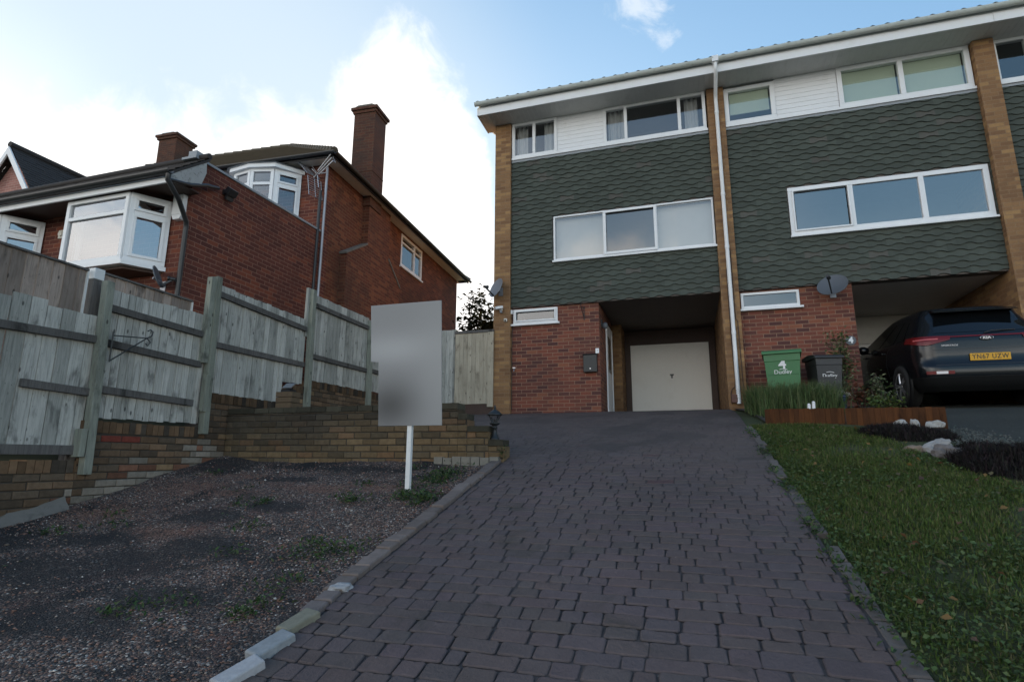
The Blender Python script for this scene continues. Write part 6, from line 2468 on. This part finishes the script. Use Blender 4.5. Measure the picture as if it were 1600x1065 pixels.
car.rotation_euler = (radians(5.0), 0, radians(1.0))

#  z, half width, rear y, front y, rear corner radius, front corner radius
LV = [(.24, .80, .16, 4.30, .22, .35), (.32, .86, .06, 4.42, .22, .40), (.45, .90, .0, 4.47, .24, .45), (.60, .915, .0, 4.48, .26, .48), (.66, .918, .03, 4.48, .27, .48), (.70, .920, .075, 4.47, .28, .48), (.80, .924, .085, 4.44, .28, .50), (.92, .920, .10, 4.36, .28, .52),
      (1.00, .908, .115, 4.15, .28, .55), (1.06, .895, .125, 3.62, .28, .50), (1.12, .865, .17, 3.40, .28, .44), (1.22, .815, .26, 3.14, .27, .42), (1.34, .755, .37, 2.84, .26, .40), (1.46, .695, .46, 2.52, .25, .38), (1.55, .645, .46, 2.24, .24, .36), (1.605, .58, .62, 1.95, .24, .34), (1.635, .42, 1.0, 1.6, .2, .25)]
NR, NC, NS = 8, 6, 22


def lev(z):
    zs = [l[0] for l in LV]
    return [float(np.interp(z, zs, [l[k] for l in LV])) for k in range(1, 6)]


def outline(z, off=0.0):
    w, y0, y1, rr_, rf = lev(z)
    w += off
    y0 -= off
    y1 += off
    rr_, rf = min(rr_, w * .8), min(rf, w * .8)
    bul = .05
    pts = []
    for i in range(NR):       # rear, centre to left
        x = -(w - rr_) * i / NR
        pts.append((x, y0 + bul * (x / w) ** 2))
    yb = y0 + bul * ((w - rr_) / w) ** 2
    for i in range(NC + 1):
        a_ = pi / 2 * i / NC
        pts.append((-(w - rr_) - rr_ * sin(a_), yb + rr_ * (1 - cos(a_))))
    for i in range(1, NS):
        f = i / NS
        pts.append((-w, yb + rr_ + (y1 - rf - yb - rr_) * f))
    for i in range(NC + 1):
        a_ = pi / 2 * i / NC
        pts.append((-w + rf * (1 - cos(a_)), y1 - rf + rf * sin(a_)))
    for i in range(1, NR + 1):
        x = -(w - rf) * (1 - i / NR)
        pts.append((x, y1 + .12 * (1 - (x / w) ** 2) * (.6 if z > .95 else 1) - 0))
    left = pts
    right = [(-x, y) for x, y in left[-2:0:-1]]
    return [(x, y, z) for x, y in left + right]


zz = [l[0] for l in LV]
rings = [outline(z) for z in zz]
n = len(rings[0])
mb = MB()
vs = [v for r_ in rings for v in r_]
fs = []
for i in range(len(rings) - 1):
    for k in range(n):
        fs.append((i * n + k, i * n + (k + 1) % n, (i + 1) * n + (k + 1) % n, (i + 1) * n + k))
mb.mesh(vs, fs, smooth=True)
mb.mesh(rings[0], [tuple(range(n - 1, -1, -1))])
mb.mesh(rings[-1], [tuple(range(n))])
mb.build('body', M['car_paint'], car, 0, True)
IL = len(rings[0])
half = NR + (NC + 1) + (NS - 1) + (NC + 1) + NR     # number of points on the left incl. both centres


def patch(mb, z0, z1, idx, off, nz=4, smooth=True, close=False):
    """patch over outline indices idx (list, in order) between two heights, lifted by off"""
    zs = np.linspace(z0, z1, nz)
    rows = []
    for z in zs:
        o_ = outline(z, off)
        rows.append([o_[i % IL] for i in idx])
    k = len(idx)
    mb.mesh([v for r_ in rows for v in r_], [(i * k + j, i * k + j + 1, (i + 1) * k + j + 1, (i + 1) * k + j) for i in range(nz - 1) for j in range(k - 1)], smooth=smooth)


S0 = NR + NC            # first side index region
# rear window
mb = MB()
patch(mb, 1.16, 1.49, list(range(-NR - 1, NR + 2)), .006, 8)
mb.build('rear_window', M['car_glass'], car, 0, True)
mb = MB()
patch(mb, 1.115, 1.43, list(range(S0 + 3, S0 + 7)), .005, 6)
patch(mb, 1.10, 1.47, list(range(S0 + 7, S0 + 13)), .005, 6)
patch(mb, 1.10, 1.47, list(range(S0 + 13, S0 + 21)), .005, 6)
o_ = mb.build('side_window', M['car_glass'], car, 0, True)
mb = MB()
R_ = lambda i: -i
patch(mb, 1.115, 1.43, [R_(i) for i in range(S0 + 3, S0 + 7)], .005, 6)
patch(mb, 1.10, 1.47, [R_(i) for i in range(S0 + 7, S0 + 21)], .005, 6)
mb.build('side_window', M['car_glass'], car, 0, True)
mb = MB()
patch(mb, 1.10, 1.50, list(range(half - NR - 4, half + NR + 2)), .005, 8)
mb.build('windscreen', M['car_glass'], car, 0, True)
# lower cladding
mb = MB()
patch(mb, .24, .46, list(range(-half + 1, half + 1)), .012, 5)
patch(mb, .46, .465, list(range(-half + 1, half + 1)), .012, 2)
mb.build('bumper_cladding', M['car_plastic'], car, 0, True)
# tailgate shut lines and recess
mb = MB()
patch(mb, .64, .652, list(range(-NR - 1, NR + 2)), .003, 2)
patch(mb, .885, .896, list(range(-NR - 1, NR + 2)), .0035, 2)
mb.build('shut_line', M['black_plastic'], car, 0, True)
# lights
for sg in (1, -1):
    mb = MB()
    idx = [sg * i for i in range(NR - 2, NR + NC + 3)]
    k = len(idx)
    rows = []
    for f in np.linspace(0, 1, 4):
        r_ = []
        for j, i_ in enumerate(idx):
            u = j / (k - 1)
            zlo = 1.04 - .075 * min(1, u / .35) + .075 * max(0, (u - .45) / .55)
            zhi = 1.105 + .02 * u
            z = zlo + (zhi - zlo) * f
            r_.append(outline(z, .012)[i_ % IL])
        rows.append(r_)
    mb.mesh([v for r_ in rows for v in r_], [(i * k + j, i * k + j + 1, (i + 1) * k + j + 1, (i + 1) * k + j) for i in range(3) for j in range(k - 1)], smooth=True)
    tl = mb.build('tail_light', M['tail_red'], car, 0, True)
    mb = MB()
    patch(mb, 1.05, 1.07, [sg * i for i in range(NR, NR + NC)], .0145, 2)
    mb.build('light_strip', plain('light_strip', (.5, .12, .12), .2, .05), tl, 0, True)
    mb = MB()
    patch(mb, .505, .555, [sg * i for i in range(NR - 2, NR + 4)], .010, 3)
    rl = mb.build('rear_reflector', M['tail_red'], car, 0, True)
    mb = MB()
    patch(mb, .510, .550, [sg * i for i in range(NR - 1, NR + 2)], .013, 3)
    mb.build('reversing_lamp', M['reflector_white'], rl, 0, True)
mb = MB()
patch(mb, 1.078, 1.10, list(range(-NR + 1, NR)), .010, 2)
mb.build('light_bar', M['tail_red'], car, 0, True)
# spoiler, wiper, roof rails
mb = MB()
mb.prism([(.33, 1.50), (.42, 1.545), (.80, 1.60), (.72, 1.53)], 'x', -.56, .56)
mb.build('spoiler', M['car_paint'], car, .01, True)
mb = MB()
mb.tube([(0, .16, 1.13), (.1, .17, 1.16), (.42, .215, 1.165)], .010, 6)
mb.build('wiper', M['black_plastic'], car, 0, True)
# mirrors
for sg in (1, -1):
    mb = MB()
    Mx = Matrix.Translation((sg * 1.0, 2.50, 1.10)) @ Matrix.Rotation(sg * .15, 4, 'Z')
    prof = [(.02, -.06), (.075, -.04), (.10, .0), (.09, .05), (.03, .075)]
    mb.lathe(prof, 14, M=Mx @ Matrix.Diagonal((1.05, .62, 1.15, 1)))
    mb.bar((sg * .86, 2.52, 1.04), (sg * .96, 2.50, 1.06), .05, .03)
    mb.build('door_mirror', M['car_paint'], car, 0, True)
# wheels, arches
for sg in (1, -1):
    for wy in (.90, 3.57):
        mb = MB()
        A_ = Matrix.Translation((sg * .84, wy, .35)) @ Matrix.Rotation(sg * pi / 2, 4, 'Y')
        mb.lathe([(.22, .10), (.235, .115), (.30, .122), (.335, .11), (.35, .08), (.35, -.09), (.33, -.11), (.2, -.11)], 32, M=A_)
        w_ = mb.build('wheel', M['tyre'], car, 0, True)
        mb = MB()
        mb.lathe([(.232, .095), (.232, .108), (.215, .10), (.205, .03), (.03, .03)], 32, M=A_)
        for k in range(5):
            a_ = 2 * pi * k / 5 + .3
            for dd in (-.17, .17):
                p0 = A_ @ Vector((.05 * cos(a_ + dd), .05 * sin(a_ + dd), .095))
                p1 = A_ @ Vector((.22 * cos(a_ + dd * .7), .22 * sin(a_ + dd * .7), .085))
                mb.bar(p0, p1, .034, .028)
        mb.lathe([(.06, .07), (.06, .10), (.045, .108)], 16, M=A_)
        mb.build('rim', M['alu'], w_, 0, True)
        mb = MB()
        B_ = Matrix.Translation((sg * .908, wy, .35)) @ Matrix.Rotation(sg * pi / 2, 4, 'Y')
        vs = []
        N_ = 20
        for r_, dz in ((.372, .0), (.372, .030), (.435, .028), (.44, .0)):
            for k in range(N_ + 1):
                a_ = pi * .5 + pi * .58 * (2 * k / N_ - 1) * 1.0
                v = B_ @ Vector((r_ * cos(a_ + (pi / 2 if sg > 0 else pi / 2)), r_ * sin(a_ + pi / 2), dz))
                vs.append(tuple(v))
        mb.mesh(vs, [(i * (N_ + 1) + k, i * (N_ + 1) + k + 1, (i + 1) * (N_ + 1) + k + 1, (i + 1) * (N_ + 1) + k) for i in range(3) for k in range(N_)], smooth=True)
        # dark well behind the wheel
        vs = [tuple(B_ @ Vector((.385 * cos(2 * pi * k / 24), .385 * sin(2 * pi * k / 24), .015))) for k in range(24)]
        mb.mesh(vs, [tuple(range(24))])
        mb.build('wheel_arch', M['car_plastic'], car, 0, True)
# doors' shut lines on the visible side
for i_ in (S0 + 7, S0 + 13):
    mb = MB()
    o0 = [outline(z, .003)[i_] for z in np.linspace(.50, 1.09, 8)]
    o1 = [(v[0], v[1] + .012, v[2]) for v in o0]
    for a_, b_, c_, d_ in zip(o0, o1, o1[1:], o0[1:]):
        mb.face([a_, b_, c_, d_])
    mb.build('door_line', M['black_plastic'], car, 0, True)
for i_ in (S0 + 9, S0 + 15):
    mb = MB()
    v = outline(.97, .02)[i_]
    mb.box(v[0] - .015, v[0] + .015, v[1] - .1, v[1] + .1, .955, .985)
    mb.build('door_handle', M['car_paint'], car, .005, True)
# plate, badge and lettering
zc = .755
yp = lev(zc)[1] - .012
rear = Matrix.Translation((0, yp, zc)) @ Matrix.Rotation(pi / 2, 4, 'X')
mb = MB()
mb.box(-.26, .26, -.0555, .0555, -.004, .006, M=rear)
pl = mb.build('number_plate', M['plate_yellow'], car, .004, True)
text_mesh('YN67 UZW', .098, rear @ Matrix.Translation((0, 0, .0065)) @ Matrix.Diagonal((.86, 1.02, 1, 1)), 'plate_lettering', M['black_iron'], pl, .001, True, .0012, 1.14)
zc = 1.045
rear = Matrix.Translation((0, lev(zc)[1] - .010, zc)) @ Matrix.Rotation(pi / 2, 4, 'X')
mb = MB()
mb.lathe([(.088, 0), (.088, .008), (.08, .011)], 28, M=rear @ Matrix.Diagonal((1, .42, 1, 1)))
bd = mb.build('badge', M['black_iron'], car, 0, True)
mb = MB()
ringv = []
for r_, z_ in ((.088, .010), (.082, .0125)):
    for k in range(28):
        ringv.append(tuple(rear @ Vector((r_ * cos(2 * pi * k / 28), .42 * r_ * sin(2 * pi * k / 28), z_))))
mb.mesh(ringv, [(k, (k + 1) % 28, 28 + (k + 1) % 28, 28 + k) for k in range(28)])
mb.build('badge_ring', M['alu'], bd, 0, True)
text_mesh('KIA', .050, rear @ Matrix.Translation((0, 0, .0125)) @ Matrix.Diagonal((1.35, 1, 1, 1)), 'badge_lettering', M['reflector_white'], bd, .001, True, .0015)
zc = .95
i_ = NR - 1
v = outline(zc, .004)[i_]
rear = Matrix.Translation((v[0] + .07, outline(zc, .004)[NR - 2][1] - .003, zc)) @ Matrix.Rotation(pi / 2, 4, 'X')
text_mesh('SPORTAGE', .034, rear @ Matrix.Diagonal((1.35, 1, 1, 1)), 'model_lettering', M['reflector_white'], car, .001, True)
rear = Matrix.Translation((.62, outline(zc, .004)[NR - 2][1] - .003, zc)) @ Matrix.Rotation(pi / 2, 4, 'X')
text_mesh('4', .034, rear, 'trim_lettering', M['reflector_white'], car, .001, True)
